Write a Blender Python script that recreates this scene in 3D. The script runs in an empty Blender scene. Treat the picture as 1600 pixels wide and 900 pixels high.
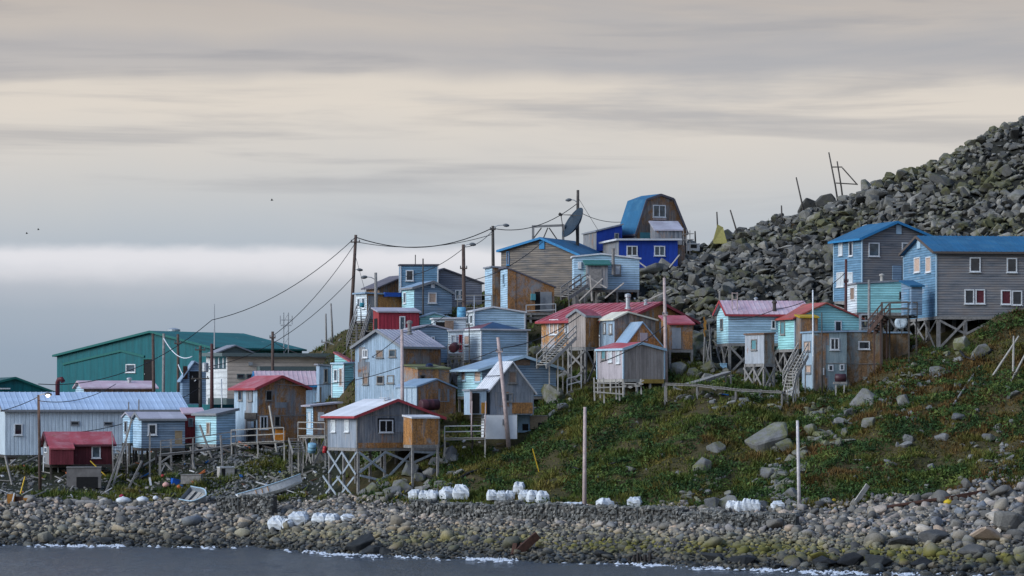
import bpy, bmesh, math, random
import numpy as np
from mathutils import Vector, Matrix

random.seed(7)
RNG = np.random.default_rng(11)
SC = bpy.context.scene
COL = SC.collection

# ------------------------------------------------------------------ camera
F = 5000.0      # focal length in pixels of the 1600 px wide photograph
HOR = 630.0     # pixel row of the sea horizon
CH = 10.0       # height of the ship's deck above the water
cam = bpy.data.cameras.new('camera')
cam.sensor_width = 36.0
cam.lens = 36.0 * F / 1600.0
cam.shift_y = (HOR - 450.0) / 1600.0
cam.clip_start = 1.0
cam.clip_end = 30000.0
camo = bpy.data.objects.new('camera', cam)
COL.objects.link(camo)
camo.location = (0, 0, CH)
camo.rotation_euler = (math.radians(90), 0, 0)
SC.camera = camo

# ------------------------------------------------------------------ light
SUN_EL, SUN_AZ = 26.0, -116.0          # azimuth clockwise from +Y (camera direction)
SUN_STRENGTH = 1.5
EXPOSURE = 0.85
SC.view_settings.view_transform = 'Standard'
SC.view_settings.look = 'None'
SC.view_settings.gamma = 1.0
SC.view_settings.use_curve_mapping = False
SC.view_settings.exposure = EXPOSURE
sun = bpy.data.lights.new('sun', 'SUN')
sun.energy = SUN_STRENGTH
sun.angle = math.radians(40)
sun.color = (0.90, 0.96, 1.0)
suno = bpy.data.objects.new('sun', sun)
COL.objects.link(suno)
_a, _e = math.radians(SUN_AZ), math.radians(SUN_EL)
sdir = Vector((math.sin(_a) * math.cos(_e), math.cos(_a) * math.cos(_e), math.sin(_e)))
suno.rotation_euler = (-sdir).to_track_quat('-Z', 'Y').to_euler()
suno.location = (-60, 180, 80)

# ---- node helpers
class NT:
    def __init__(s, nt):
        s.nt = nt
    def n(s, t, **kw):
        x = s.nt.nodes.new(t)
        for k, v in kw.items():
            setattr(x, k, v)
        return x
    def put(s, sock, v):
        if isinstance(v, bpy.types.NodeSocket):
            s.nt.links.new(v, sock)
        elif v is not None:
            if isinstance(v, (tuple, list)) and len(v) == 3 and sock.type == 'RGBA':
                v = (*v, 1)
            sock.default_value = v
    def m(s, op, a, b=None, c=None, clamp=False):
        x = s.n('ShaderNodeMath', operation=op, use_clamp=clamp)
        s.put(x.inputs[0], a)
        if b is not None: s.put(x.inputs[1], b)
        if c is not None: s.put(x.inputs[2], c)
        return x.outputs[0]
    def xyz(s, v):
        x = s.n('ShaderNodeSeparateXYZ'); s.put(x.inputs[0], v)
        return x.outputs
    def comb(s, a, b, c):
        x = s.n('ShaderNodeCombineXYZ')
        s.put(x.inputs[0], a); s.put(x.inputs[1], b); s.put(x.inputs[2], c)
        return x.outputs[0]
    def scale(s, v, sc):
        x = s.n('ShaderNodeVectorMath', operation='MULTIPLY')
        s.put(x.inputs[0], v); s.put(x.inputs[1], sc)
        return x.outputs[0]
    def add(s, v, sc):
        x = s.n('ShaderNodeVectorMath', operation='ADD')
        s.put(x.inputs[0], v); s.put(x.inputs[1], sc)
        return x.outputs[0]
    def noise(s, vec, scale=1.0, detail=4.0, rough=0.55, dist=0.0):
        x = s.n('ShaderNodeTexNoise')
        s.put(x.inputs['Vector'], vec)
        x.inputs['Scale'].default_value = scale
        x.inputs['Detail'].default_value = detail
        x.inputs['Roughness'].default_value = rough
        x.inputs['Distortion'].default_value = dist
        return x.outputs['Fac']
    def white(s, v):
        x = s.n('ShaderNodeTexWhiteNoise', noise_dimensions='1D')
        s.put(x.inputs['W'], v)
        return x.outputs['Value']
    def ramp(s, fac, stops, interp='LINEAR'):
        x = s.n('ShaderNodeValToRGB')
        x.color_ramp.interpolation = interp
        e = x.color_ramp.elements
        while len(e) < len(stops): e.new(0.5)
        for i, (p, c) in enumerate(stops):
            e[i].position = p
            e[i].color = (*c, 1) if isinstance(c, (tuple, list)) else (c, c, c, 1)
        s.put(x.inputs[0], fac)
        return x.outputs[0]
    def mr(s, v, a, b, c=0.0, d=1.0, smooth=False):
        x = s.n('ShaderNodeMapRange', clamp=True)
        if smooth: x.interpolation_type = 'SMOOTHSTEP'
        s.put(x.inputs[0], v)
        for i, q in enumerate((a, b, c, d)): s.put(x.inputs[i + 1], q)
        return x.outputs[0]
    def mix(s, fac, a, b, mode='MIX'):
        x = s.n('ShaderNodeMix', data_type='RGBA', blend_type=mode)
        s.put(x.inputs[0], fac); s.put(x.inputs[6], a); s.put(x.inputs[7], b)
        return x.outputs[2]
    def bump(s, h, strength, dist):
        x = s.n('ShaderNodeBump')
        x.inputs['Strength'].default_value = strength
        x.inputs['Distance'].default_value = dist
        s.put(x.inputs['Height'], h)
        return x.outputs[0]

# ------------------------------------------------------------------ sky: layered stratus over a clear sky
W = bpy.data.worlds.new('World'); SC.world = W; W.use_nodes = True
wt = NT(W.node_tree); W.node_tree.nodes.clear()
sky = wt.n('ShaderNodeTexSky', sky_type='NISHITA')
sky.sun_disc = False
sky.sun_elevation = math.radians(SUN_EL)
sky.sun_rotation = math.radians(SUN_AZ)
sky.air_density = 1.0; sky.dust_density = 1.0; sky.ozone_density = 3.0
SKY_STR = 0.15
tc = wt.n('ShaderNodeTexCoord').outputs['Generated']
dx, dy, dz = wt.xyz(tc)
hyp = wt.m('SQRT', wt.m('ADD', wt.m('MULTIPLY', dx, dx), wt.m('MULTIPLY', dy, dy)))
el = wt.m('DIVIDE', dz, wt.m('MAXIMUM', hyp, 0.001))      # tan(elevation)
az = wt.m('ARCTAN2', dx, dy)
azv = wt.comb(wt.m('SINE', az), wt.m('COSINE', az), 0.0)
# undulating layer boundaries
u1 = wt.noise(wt.comb(wt.m('MULTIPLY', wt.m('SINE', az), 9.0), wt.m('MULTIPLY', wt.m('COSINE', az), 9.0), wt.m('MULTIPLY', el, 10.0)), 1.0, 5.0, 0.5)
elw = wt.m('ADD', el, wt.m('MULTIPLY', wt.m('SUBTRACT', u1, 0.5), 0.022))
def lin(c):
    return tuple(((x / 255) / 12.92 if x / 255 <= 0.04045 else ((x / 255 + 0.055) / 1.055) ** 2.4) / 2 ** EXPOSURE for x in c)   # cloud radiance at this exposure
def E(py): return (HOR - py) / F / 0.2
layer = wt.ramp(wt.m('DIVIDE', elw, 0.2), [
    (0.0, lin((146, 161, 178))), (E(560), lin((152, 167, 184))), (E(490), lin((166, 177, 190))),
    (E(430), lin((192, 196, 204))), (E(414), lin((176, 187, 199))),
    (E(340), lin((194, 198, 202))), (E(260), lin((210, 207, 203))), (E(170), lin((222, 214, 204))),
    (E(132), lin((220, 212, 202))), (E(108), lin((192, 188, 186))), (E(72), lin((184, 181, 181))),
    (E(40), lin((196, 189, 183))), (E(-40), lin((190, 181, 174))), (1.0, lin((170, 170, 172)))])
# bright fog bank with a crisp lumpy top
bn = wt.noise(wt.comb(wt.m('MULTIPLY', az, 60.0), wt.m('MULTIPLY', el, 120.0), 3.0), 1.0, 4.0, 0.55)
btop = wt.m('ADD', (HOR - 400) / F, wt.m('MULTIPLY', wt.m('SUBTRACT', bn, 0.5), 0.0035))
up = wt.mr(el, btop, wt.m('ADD', btop, 0.0045), 1.0, 0.0, True)
dn = wt.mr(el, wt.m('SUBTRACT', btop, 0.011), wt.m('SUBTRACT', btop, 0.001), 0.0, 1.0, True)
bank = wt.m('MULTIPLY', wt.m('MULTIPLY', up, dn), 0.98)
layer = wt.mix(bank, layer, lin((226, 226, 231)))
# long thin streaks
st = wt.noise(wt.comb(wt.m('MULTIPLY', az, 7.0), wt.m('MULTIPLY', el, 105.0), 1.7), 1.0, 5.0, 0.55, 0.4)
stm = wt.m('MULTIPLY', wt.mr(st, 0.5, 0.72, 0.0, 0.42, True), wt.mr(el, 0.055, 0.075, 0.0, 1.0, True))
layer = wt.mix(stm, layer, lin((146, 149, 158)))
# broad grey cloud masses lying in the layer
cm = wt.noise(wt.comb(wt.m('ADD', wt.m('MULTIPLY', az, 3.4), 2.55), wt.m('MULTIPLY', el, 30.0), 5.2), 1.0, 6.0, 0.6, 0.6)
cmm = wt.m('MULTIPLY', wt.mr(cm, 0.46, 0.70, 0.0, 0.62, True), wt.mr(el, 0.045, 0.06, 0.0, 1.0, True))
layer = wt.mix(cmm, layer, lin((164, 168, 176)))
# above the low layers the cloud thins and the blue sky shows through
thin = wt.mr(el, 0.14, 0.7, 0.0, 0.93, True)
nis = wt.mix(1.0, sky.outputs[0], (SKY_STR,) * 3, 'MULTIPLY')
full = wt.mix(thin, layer, nis)
bg = wt.n('ShaderNodeBackground'); bg.inputs[1].default_value = 1.0
wt.put(bg.inputs[0], full)
wo = wt.n('ShaderNodeOutputWorld')
W.node_tree.links.new(bg.outputs[0], wo.inputs[0])

# ------------------------------------------------------------------ pixel <-> place
def PT(px, py, D):
    return Vector(((px - 800) * D / F, D, CH + (HOR - py) * D / F))
def ZP(py, D): return CH + (HOR - py) * D / F

# ------------------------------------------------------------------ materials
MATS = {}
def _mat(name, rough=0.8, spec=0.3):
    m = bpy.data.materials.new(name); m.use_nodes = True
    t = NT(m.node_tree)
    b = m.node_tree.nodes['Principled BSDF']
    b.inputs['Roughness'].default_value = rough
    b.inputs['Specular IOR Level'].default_value = spec
    return m, t, b

def plain(name, c, rough=0.7, var=0.25, scale=6.0, metal=0.0, spec=0.3):
    if name in MATS: return MATS[name]
    m, t, b = _mat(name, rough, spec)
    o = t.n('ShaderNodeTexCoord').outputs['Object']
    nz = t.noise(o, scale, 5.0, 0.6)
    k = t.mr(nz, 0.25, 0.75, 1 - var, 1 + var)
    t.put(b.inputs['Base Color'], t.mix(1.0, (*c,), t.comb(k, k, k), 'MULTIPLY'))
    b.inputs['Metallic'].default_value = metal
    t.put(b.inputs['Normal'], t.bump(nz, 0.3, 0.02))
    MATS[name] = m
    return m

def wallm(name, c, style='clap', wear=0.3, rust=0.0, pitch=None, c2=(0.23, 0.215, 0.205), rc=(0.25, 0.10, 0.03), rough=0.75, gv=1.0):
    """boards / ribs / sheets with weathering; c2 shows where the paint is gone, rc is lichen-and-rust stain"""
    if name in MATS: return MATS[name]
    m, t, b = _mat(name, rough, 0.25)
    o = t.n('ShaderNodeTexCoord').outputs['Object']
    x, y, z = t.xyz(o)
    hz = t.m('ADD', x, y)
    pitch = pitch or {'clap': 0.19, 'vert': 0.22, 'rib': 0.3, 'ply': 1.22}[style]
    q = t.m('DIVIDE', z if style == 'clap' else hz, pitch)
    q = t.m('ADD', q, 200.37)
    fr = t.m('FRACT', q); idn = t.m('FLOOR', q)
    wn = t.white(idn)
    groove = t.mr(t.m('MINIMUM', fr, t.m('SUBTRACT', 1.0, fr)), 0.0, {'clap': 0.24, 'vert': 0.09, 'rib': 0.2, 'ply': 0.02}[style], 1.0, 0.0)
    along = t.comb(t.m('MULTIPLY', hz, 0.55), t.m('MULTIPLY', wn, 37.0), t.m('MULTIPLY', z, 5.0)) if style == 'clap' else \
        t.comb(t.m('MULTIPLY', hz, 5.0), t.m('MULTIPLY', wn, 37.0), t.m('MULTIPLY', z, 0.5))
    streak = t.noise(along, 1.0, 6.0, 0.65)
    patch = t.noise(o, 0.75, 6.0, 0.65, 0.3)
    fine = t.noise(o, 9.0, 4.0, 0.6)
    # tone variation from board to board
    amp = {'clap': 0.13, 'vert': 0.16, 'rib': 0.03, 'ply': 0.14}[style] * (0.5 + wear)
    k = t.m('ADD', 1 - amp, t.m('MULTIPLY', wn, 2 * amp))
    k = t.m('MULTIPLY', k, t.mr(fine, 0.2, 0.8, 0.88, 1.12))
    col = t.mix(1.0, (*c,), t.comb(k, k, k), 'MULTIPLY')
    wmask = t.mr(t.m('ADD', t.m('MULTIPLY', streak, 0.6), t.m('MULTIPLY', patch, 0.4)), 0.68 - 0.42 * wear, 0.82 - 0.38 * wear, 0.0, 0.85)
    sv = 0.22 + 0.5 * wear
    gs = t.mr(t.m('ADD', t.m('MULTIPLY', streak, 0.7), t.m('MULTIPLY', patch, 0.3)), 0.34, 0.66, 1 - sv, 1 + sv * 0.8)
    col = t.mix(1.0, col, t.comb(gs, gs, gs), 'MULTIPLY')
    g = t.mr(streak, 0.3, 0.7, 0.5, 1.5)
    col = t.mix(wmask, col, t.mix(1.0, (*c2,), t.comb(g, g, g), 'MULTIPLY'))
    if rust > 0:
        rp = t.noise(t.scale(o, (1, 1, 0.6)), 0.8, 8.0, 0.75, 0.6)
        rm = t.mr(t.m('ADD', t.m('MULTIPLY', rp, 0.75), t.m('MULTIPLY', streak, 0.25)), 0.70 - 0.34 * rust, 0.77 - 0.28 * rust, 0.0, 0.92)
        rr = t.m('MULTIPLY', t.mr(fine, 0.3, 0.7, 0.45, 1.5), t.mr(streak, 0.3, 0.7, 0.55, 1.4))
        col = t.mix(rm, col, t.mix(1.0, (*rc,), t.comb(rr, rr, rr), 'MULTIPLY'))
    gd = {'clap': 0.8, 'vert': 0.55, 'rib': 0.2, 'ply': 0.7}[style]
    col = t.mix(t.m('MULTIPLY', groove, gd * gv), col, t.mix(1.0, col, (0.3, 0.3, 0.32), 'MULTIPLY'))
    t.put(b.inputs['Base Color'], col)
    if style == 'rib':
        h = t.m('SUBTRACT', 1.0, groove)
        t.put(b.inputs['Normal'], t.bump(h, 0.5, 0.03))
    elif style == 'clap':
        h = t.m('ADD', t.m('MULTIPLY', t.m('SUBTRACT', 1.0, fr), 1.0), t.m('MULTIPLY', streak, 0.25))
        t.put(b.inputs['Normal'], t.bump(h, 0.6, 0.025))
    else:
        h = t.m('ADD', t.m('MULTIPLY', groove, -1.0), t.m('MULTIPLY', streak, 0.5))
        t.put(b.inputs['Normal'], t.bump(h, 0.5, 0.015))
    MATS[name] = m
    return m

def roofm(name, c, rough=0.5, rust=0.1, fade=0.2, fadec=(0.55, 0.55, 0.56)):
    if name in MATS: return MATS[name]
    m, t, b = _mat(name, rough, 0.4)
    o = t.n('ShaderNodeTexCoord').outputs['Object']
    n1 = t.noise(o, 0.8, 6.0, 0.65, 0.3); n2 = t.noise(o, 7.0, 5.0, 0.6)
    n3 = t.noise(t.add(o, (9, 4, 2)), 1.1, 7.0, 0.7)
    k = t.mr(n2, 0.2, 0.8, 0.85, 1.15)
    sx, sy, sz_ = t.xyz(o)
    sh = t.m('ADD', t.white(t.m('FLOOR', t.m('ADD', t.m('DIVIDE', sx, 0.95), 100.3))), t.white(t.m('FLOOR', t.m('ADD', t.m('DIVIDE', sy, 0.95), 300.6))))
    k = t.m('MULTIPLY', k, t.mr(sh, 0.0, 2.0, 0.82, 1.18))
    col = t.mix(1.0, (*c,), t.comb(k, k, k), 'MULTIPLY')
    col = t.mix(t.mr(n1, 0.62 - 0.3 * fade, 0.8 - 0.2 * fade, 0.0, 0.7), col, fadec)
    col = t.mix(t.mr(n3, 0.74 - 0.3 * rust, 0.8 - 0.25 * rust, 0.0, 0.85), col, (0.2, 0.075, 0.03))
    t.put(b.inputs['Base Color'], col)
    t.put(b.inputs['Normal'], t.bump(n2, 0.2, 0.02))
    MATS[name] = m
    return m

def glass(name, c=(0.012, 0.014, 0.018), rough=0.12):
    if name in MATS: return MATS[name]
    m, t, b = _mat(name, rough, 0.5)
    o = t.n('ShaderNodeTexCoord').outputs['Object']
    nz = t.noise(o, 1.8, 3.0, 0.5)
    k = t.mr(nz, 0.3, 0.7, 0.5, 1.6)
    t.put(b.inputs['Base Color'], t.mix(1.0, c, t.comb(k, k, k), 'MULTIPLY'))
    MATS[name] = m
    return m

def rockm(name, stops, lichen=0.3, lc=(0.13, 0.135, 0.045), shore=False, scale=1.6):
    if name in MATS: return MATS[name]
    m, t, b = _mat(name, 0.9, 0.2)
    geo = t.n('ShaderNodeNewGeometry')
    oi = t.n('ShaderNodeObjectInfo').outputs['Random']
    rnd = t.m('FRACT', t.m('ADD', geo.outputs['Random Per Island'], t.m('MULTIPLY', oi, 7.31)))
    pos = geo.outputs['Position']
    n1 = t.noise(pos, scale, 7.0, 0.68); n2 = t.noise(pos, 9.0, 4.0, 0.65)
    col = t.ramp(rnd, stops)
    k = t.mr(t.m('ADD', t.m('MULTIPLY', n1, 0.6), t.m('MULTIPLY', n2, 0.4)), 0.3, 0.7, 0.6, 1.4)
    col = t.mix(1.0, col, t.comb(k, k, k), 'MULTIPLY')
    big = t.noise(pos, 0.16, 3.0, 0.5)
    ln = t.noise(t.add(pos, (31, 7, 3)), 1.3, 6.0, 0.7)
    lv = t.m('ADD', t.m('MULTIPLY', ln, 0.55), t.m('MULTIPLY', big, 0.45))
    lmask = t.mr(lv, 0.66 - 0.3 * lichen, 0.74 - 0.26 * lichen, 0.0, 0.85)
    col = t.mix(lmask, col, t.mix(1.0, lc, t.comb(k, k, k), 'MULTIPLY'))
    if shore:
        px, py, pz = t.xyz(pos)
        zz = t.m('ADD', pz, t.m('MULTIPLY', t.m('SUBTRACT', ln, 0.5), 1.1))
        alg = t.m('MULTIPLY', t.mr(zz, 0.35, 0.8, 0.0, 1.0), t.mr(zz, 1.1, 2.1, 1.0, 0.0))
        am = t.m('MULTIPLY', alg, t.mr(t.m('ADD', t.m('MULTIPLY', big, 0.65), t.m('MULTIPLY', rnd, 0.35)), 0.36, 0.58, 0.0, 0.9))
        am = t.m('MULTIPLY', am, t.mr(px, -22.0, 4.0, 0.3, 1.0))
        col = t.mix(am, col, t.mix(rnd, (0.045, 0.055, 0.012), (0.17, 0.155, 0.022)))
        wet = t.mr(zz, 0.3, 1.05, 0.9, 0.0)
        col = t.mix(wet, col, t.mix(1.0, col, (0.14, 0.16, 0.15), 'MULTIPLY'))
        t.put(b.inputs['Roughness'], t.mr(zz, 0.2, 0.9, 0.3, 0.9))
    t.put(b.inputs['Base Color'], col)
    t.put(b.inputs['Normal'], t.bump(t.m('ADD', n1, t.m('MULTIPLY', n2, 0.5)), 0.6, 0.08))
    MATS[name] = m
    return m

def groundm(name, cols, scale=0.5):
    m, t, b = _mat(name, 0.95, 0.1)
    pos = t.n('ShaderNodeNewGeometry').outputs['Position']
    n1 = t.noise(pos, scale, 7.0, 0.65); n2 = t.noise(pos, 6.0, 5.0, 0.7)
    col = t.ramp(t.m('ADD', t.m('MULTIPLY', n1, 0.6), t.m('MULTIPLY', n2, 0.4)), [(0.3 + 0.4 * i / (len(cols) - 1), c) for i, c in enumerate(cols)])
    t.put(b.inputs['Base Color'], col)
    t.put(b.inputs['Normal'], t.bump(n2, 0.8, 0.15))
    MATS[name] = m
    return m

def grassm(name):
    m, t, b = _mat(name, 0.8, 0.15)
    geo = t.n('ShaderNodeNewGeometry')
    pos = geo.outputs['Position']; rnd = geo.outputs['Random Per Island']
    x, y, z = t.xyz(pos)
    n1 = t.noise(pos, 0.30, 5.0, 0.62, 0.4); n2 = t.noise(t.add(pos, (40, 11, 5)), 0.22, 5.0, 0.65, 0.5)
    n3 = t.noise(t.add(pos, (4, 71, 5)), 0.8, 4.0, 0.6)
    g = t.ramp(t.m('ADD', t.m('MULTIPLY', n1, 0.65), t.m('MULTIPLY', n3, 0.35)), [(0.36, (0.026, 0.050, 0.015)), (0.44, (0.065, 0.10, 0.022)), (0.52, (0.12, 0.13, 0.03)), (0.62, (0.18, 0.145, 0.042))])
    rb = t.mr(x, 10.0, 28.0, 0.0, 0.15)
    rm = t.mr(t.m('ADD', n2, rb), 0.59, 0.69, 0.0, 0.85)
    g = t.mix(rm, g, t.mix(n3, (0.10, 0.052, 0.02), (0.18, 0.10, 0.04)))
    k = t.mr(rnd, 0.0, 1.0, 0.75, 1.4)
    t.put(b.inputs['Base Color'], t.mix(1.0, g, t.comb(k, k, k), 'MULTIPLY'))
    MATS[name] = m
    return m

# ------------------------------------------------------------------ mesh building
class MB:
    def __init__(s): s.v = []; s.f = []; s.i = []
    def poly(s, pts, mi=0):
        n = len(s.v); s.v += [Vector(p) for p in pts]; s.f.append(list(range(n, n + len(pts)))); s.i.append(mi)
    def add(s, vs, fs, mi=0):
        n = len(s.v); s.v += [Vector(p) for p in vs]
        for f in fs: s.f.append([n + q for q in f]); s.i.append(mi)
    def pbox(s, o, a, b, c, mi=0):
        o, a, b, c = Vector(o), Vector(a), Vector(b), Vector(c)
        s.add([o, o + a, o + a + b, o + b, o + c, o + a + c, o + a + b + c, o + b + c],
              [(0, 3, 2, 1), (4, 5, 6, 7), (0, 1, 5, 4), (1, 2, 6, 5), (2, 3, 7, 6), (3, 0, 4, 7)], mi)
    def box(s, x0, y0, z0, x1, y1, z1, mi=0):
        s.pbox((x0, y0, z0), (x1 - x0, 0, 0), (0, y1 - y0, 0), (0, 0, z1 - z0), mi)
    def beam(s, A, B, w, h=None, mi=0):
        A, B = Vector(A), Vector(B); h = h or w
        d = (B - A)
        if d.length < 1e-5: return
        d.normalize()
        r = d.cross(Vector((0, 0, 1)))
        if r.length < 0.05: r = Vector((1, 0, 0))
        r.normalize(); u = r.cross(d).normalized()
        o = A - r * w / 2 - u * h / 2
        s.pbox(o, r * w, u * h, B - A, mi)
    def tube(s, pts, rad, n=7, mi=0, cap=True):
        pts = [Vector(p) for p in pts]
        if not isinstance(rad, (list, tuple)): rad = [rad] * len(pts)
        base = len(s.v); prev = None
        for k, p in enumerate(pts):
            d = (pts[min(k + 1, len(pts) - 1)] - pts[max(k - 1, 0)])
            if d.length < 1e-7: d = Vector((0, 0, 1))
            d.normalize()
            r = d.cross(Vector((0.13, 0.95, 0.28))) if abs(d.y) < 0.9 else d.cross(Vector((0, 0, 1)))
            r.normalize(); u = d.cross(r)
            for j in range(n):
                a = 2 * math.pi * j / n
                s.v.append(p + (r * math.cos(a) + u * math.sin(a)) * rad[k])
        for k in range(len(pts) - 1):
            for j in range(n):
                a = base + k * n + j; b2 = base + k * n + (j + 1) % n
                s.f.append([a, b2, b2 + n, a + n]); s.i.append(mi)
        if cap:
            s.f.append([base + j for j in range(n)][::-1]); s.i.append(mi)
            s.f.append([base + (len(pts) - 1) * n + j for j in range(n)]); s.i.append(mi)
    def lathe(s, c, prof, n=14, mi=0, ax=None):
        """prof: list of (r, h) along axis ax through c"""
        c = Vector(c); ax = Vector(ax or (0, 0, 1)).normalized()
        r = ax.cross(Vector((0.3, 0.9, 0.1))).normalized(); u = ax.cross(r)
        base = len(s.v)
        for (rr, h) in prof:
            for j in range(n):
                a = 2 * math.pi * j / n
                s.v.append(c + ax * h + (r * math.cos(a) + u * math.sin(a)) * rr)
        for k in range(len(prof) - 1):
            for j in range(n):
                a = base + k * n + j; b2 = base + k * n + (j + 1) % n
                s.f.append([a, b2, b2 + n, a + n]); s.i.append(mi)
        s.f.append([base + j for j in range(n)][::-1]); s.i.append(mi)
        s.f.append([base + (len(prof) - 1) * n + j for j in range(n)]); s.i.append(mi)
    def build(s, name, mats, root=None, parent=None, smooth=False):
        """vertices are in world space; root gives the frame they are stored in"""
        me = bpy.data.meshes.new(name)
        vs = s.v
        if root is not None:
            inv = FR[root.name].inverted()
            vs = [inv @ v for v in s.v]
        me.from_pydata([tuple(v) for v in vs], [], s.f)
        mats = mats if isinstance(mats, (list, tuple)) else [mats]
        for mm in mats: me.materials.append(mm)
        if len(mats) > 1: me.polygons.foreach_set('material_index', s.i)
        if smooth: me.polygons.foreach_set('use_smooth', [True] * len(me.polygons))
        me.validate(); me.update()
        o = bpy.data.objects.new(name, me); COL.objects.link(o)
        par = parent or root
        if par is not None: o.parent = par
        return o

FR = {}      # world frame of every thing
LABELS = {}
def tag(o, label, cat, group=None, kind=None):
    if label: o['label'] = label
    if cat: o['category'] = cat
    if group: o['group'] = group
    if kind: o['kind'] = kind
    return o
def thing(name, label, cat, loc, rz=0.0, group=None):
    o = bpy.data.objects.new(name, None); COL.objects.link(o)
    o.empty_display_size = 0.3
    o.location = loc; o.rotation_euler = (0, 0, rz)
    FR[o.name] = Matrix.Translation(Vector(loc)) @ Matrix.Rotation(rz, 4, 'Z')
    tag(o, label, cat, group)
    return o

def fast_mesh(name, V, Fc, mat, smooth=False):
    """V (n,3), Fc (m,3) triangles, numpy"""
    me = bpy.data.meshes.new(name)
    n, mm = len(V), len(Fc)
    me.vertices.add(n); me.vertices.foreach_set('co', np.ascontiguousarray(V, dtype=np.float32).ravel())
    me.loops.add(mm * 3); me.loops.foreach_set('vertex_index', np.ascontiguousarray(Fc, dtype=np.int32).ravel())
    me.polygons.add(mm)
    me.polygons.foreach_set('loop_start', np.arange(0, mm * 3, 3, dtype=np.int32))
    me.polygons.foreach_set('use_smooth', np.full(mm, smooth, dtype=bool))
    me.materials.append(mat)
    me.update(calc_edges=True)
    o = bpy.data.objects.new(name, me); COL.objects.link(o)
    return o

# ------------------------------------------------------------------ value noise (numpy)
_L = RNG.random((256, 256))
def vnoise(x, y):
    xi = np.floor(x).astype(int); yi = np.floor(y).astype(int)
    fx = x - xi; fy = y - yi
    fx = fx * fx * (3 - 2 * fx); fy = fy * fy * (3 - 2 * fy)
    a = _L[xi % 256, yi % 256]; b = _L[(xi + 1) % 256, yi % 256]
    c = _L[xi % 256, (yi + 1) % 256]; d = _L[(xi + 1) % 256, (yi + 1) % 256]
    return (a * (1 - fx) + b * fx) * (1 - fy) + (c * (1 - fx) + d * fx) * fy
def fbm(x, y, o=4):
    s = 0; a = 0.5
    for k in range(o):
        s = s + a * (vnoise(x * 2 ** k + 17.3 * k, y * 2 ** k + 5.1 * k) - 0.5); a *= 0.5
    return s

# ------------------------------------------------------------------ the terrain
COLS = {
 -500: [(228,850),(234,815),(238,785),(247,770),(255,735),(262,716),(275,705),(290,-8.0),(340,-7.5),(430,2)],
 0:    [(226,851),(231,815),(235,783),(243,768),(250,738),(256,722),(264,708),(285,-7.5),(340,-7.0),(430,2)],
 200:  [(225,852),(231,812),(235,786),(243,762),(250,733),(257,712),(265,700),(285,-8.0),(340,-7.5),(430,2)],
 400:  [(222,855),(229,812),(234,790),(238,772),(246,715),(252,692),(262,665),(285,-9.0),(340,-8.5),(430,2)],
 480:  [(216,862),(226,814),(232,790),(238,765),(246,722),(254,690),(264,650),(278,585),(286,552),(300,565),(335,-9),(430,2)],
 560:  [(211,867),(222,815),(228,793),(232,772),(240,735),(248,685),(256,630),(266,560),(276,514),(284,506),(310,-16),(360,-9),(450,2)],
 640:  [(209,870),(219,817),(226,790),(230,755),(233,726),(240,692),(250,640),(258,580),(266,526),(274,485),(282,472),(300,480),(360,-12),(450,2)],
 720:  [(207,873),(217,817),(223,788),(228,748),(234,704),(240,690),(248,645),(256,592),(264,545),(272,495),(280,476),(290,470),(320,490),(400,-5),(450,2)],
 800:  [(205,875),(215,815),(221,788),(227,745),(234,700),(240,676),(248,632),(256,582),(264,535),(272,497),(280,462),(290,440),(300,435),(340,460),(450,2)],
 900:  [(202,878),(212,815),(217,790),(224,740),(231,685),(238,642),(246,610),(254,572),(262,526),(270,486),(278,452),(286,420),(292,402),(340,430),(450,2)],
 1000: [(199,882),(209,815),(214,792),(221,735),(229,670),(236,628),(244,600),(252,556),(258,516),(266,472),(274,436),(284,412),(294,404),(340,430),(450,2)],
 1100: [(195,886),(206,815),(210,797),(218,730),(227,660),(235,615),(243,590),(250,550),(257,502),(266,452),(276,410),(286,390),(300,392),(340,410),(450,2)],
 1200: [(193,890),(204,820),(209,799),(217,730),(226,665),(234,629),(242,598),(250,560),(257,505),(266,458),(277,402),(290,354),(302,356),(340,370),(450,2)],
 1300: [(190,893),(202,820),(207,797),(215,730),(224,665),(233,628),(241,604),(249,570),(256,512),(265,445),(276,388),(290,322),(304,324),(340,340),(450,2)],
 1420: [(188,896),(200,815),(206,787),(214,720),(223,650),(231,598),(236,565),(240,548),(248,515),(256,465),(266,398),(278,334),(290,276),(304,274),(340,290),(450,2)],
 1600: [(187,898),(198,805),(204,768),(212,700),(221,635),(231,565),(236,520),(239,490),(246,482),(254,440),(266,372),(278,308),(292,198),(304,194),(340,220),(450,2)],
 1800: [(186,900),(197,795),(203,752),(212,680),(222,605),(232,525),(242,455),(250,415),(258,370),(268,300),(280,215),(294,100),(310,60),(340,80),(450,2)],
 2150: [(185,902),(196,785),(202,740),(212,660),(222,585),(232,505),(242,435),(250,395),(258,350),(268,280),(280,195),(294,80),(310,30),(340,50),(450,2)],
}
_ck = sorted(COLS)
DG = np.concatenate([np.arange(165, 182, 2.0), np.arange(182, 312, 0.55), np.arange(312, 470, 5.0)])
PXG = np.arange(-480, 2141, 9.0)
def _colz(c):
    ds, zs = [], []
    pts = COLS[c]
    d0 = pts[0][0]
    ds += [100, d0 - 25, d0 - 6, d0]; zs += [-4.0, -3.0, -0.7, 0.0]
    for (d, p) in pts[1:]:
        ds.append(d); zs.append(-p if p < 10 else ZP(p, d))
    z = np.interp(DG, ds, zs)
    # light smoothing
    k = np.array([1, 2, 3, 2, 1.0]); k /= k.sum()
    zp = np.pad(z, 2, mode='edge')
    return np.convolve(zp, k, mode='valid')
_cz = np.array([_colz(c) for c in _ck])
ZG = np.zeros((len(PXG), len(DG)))
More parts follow.
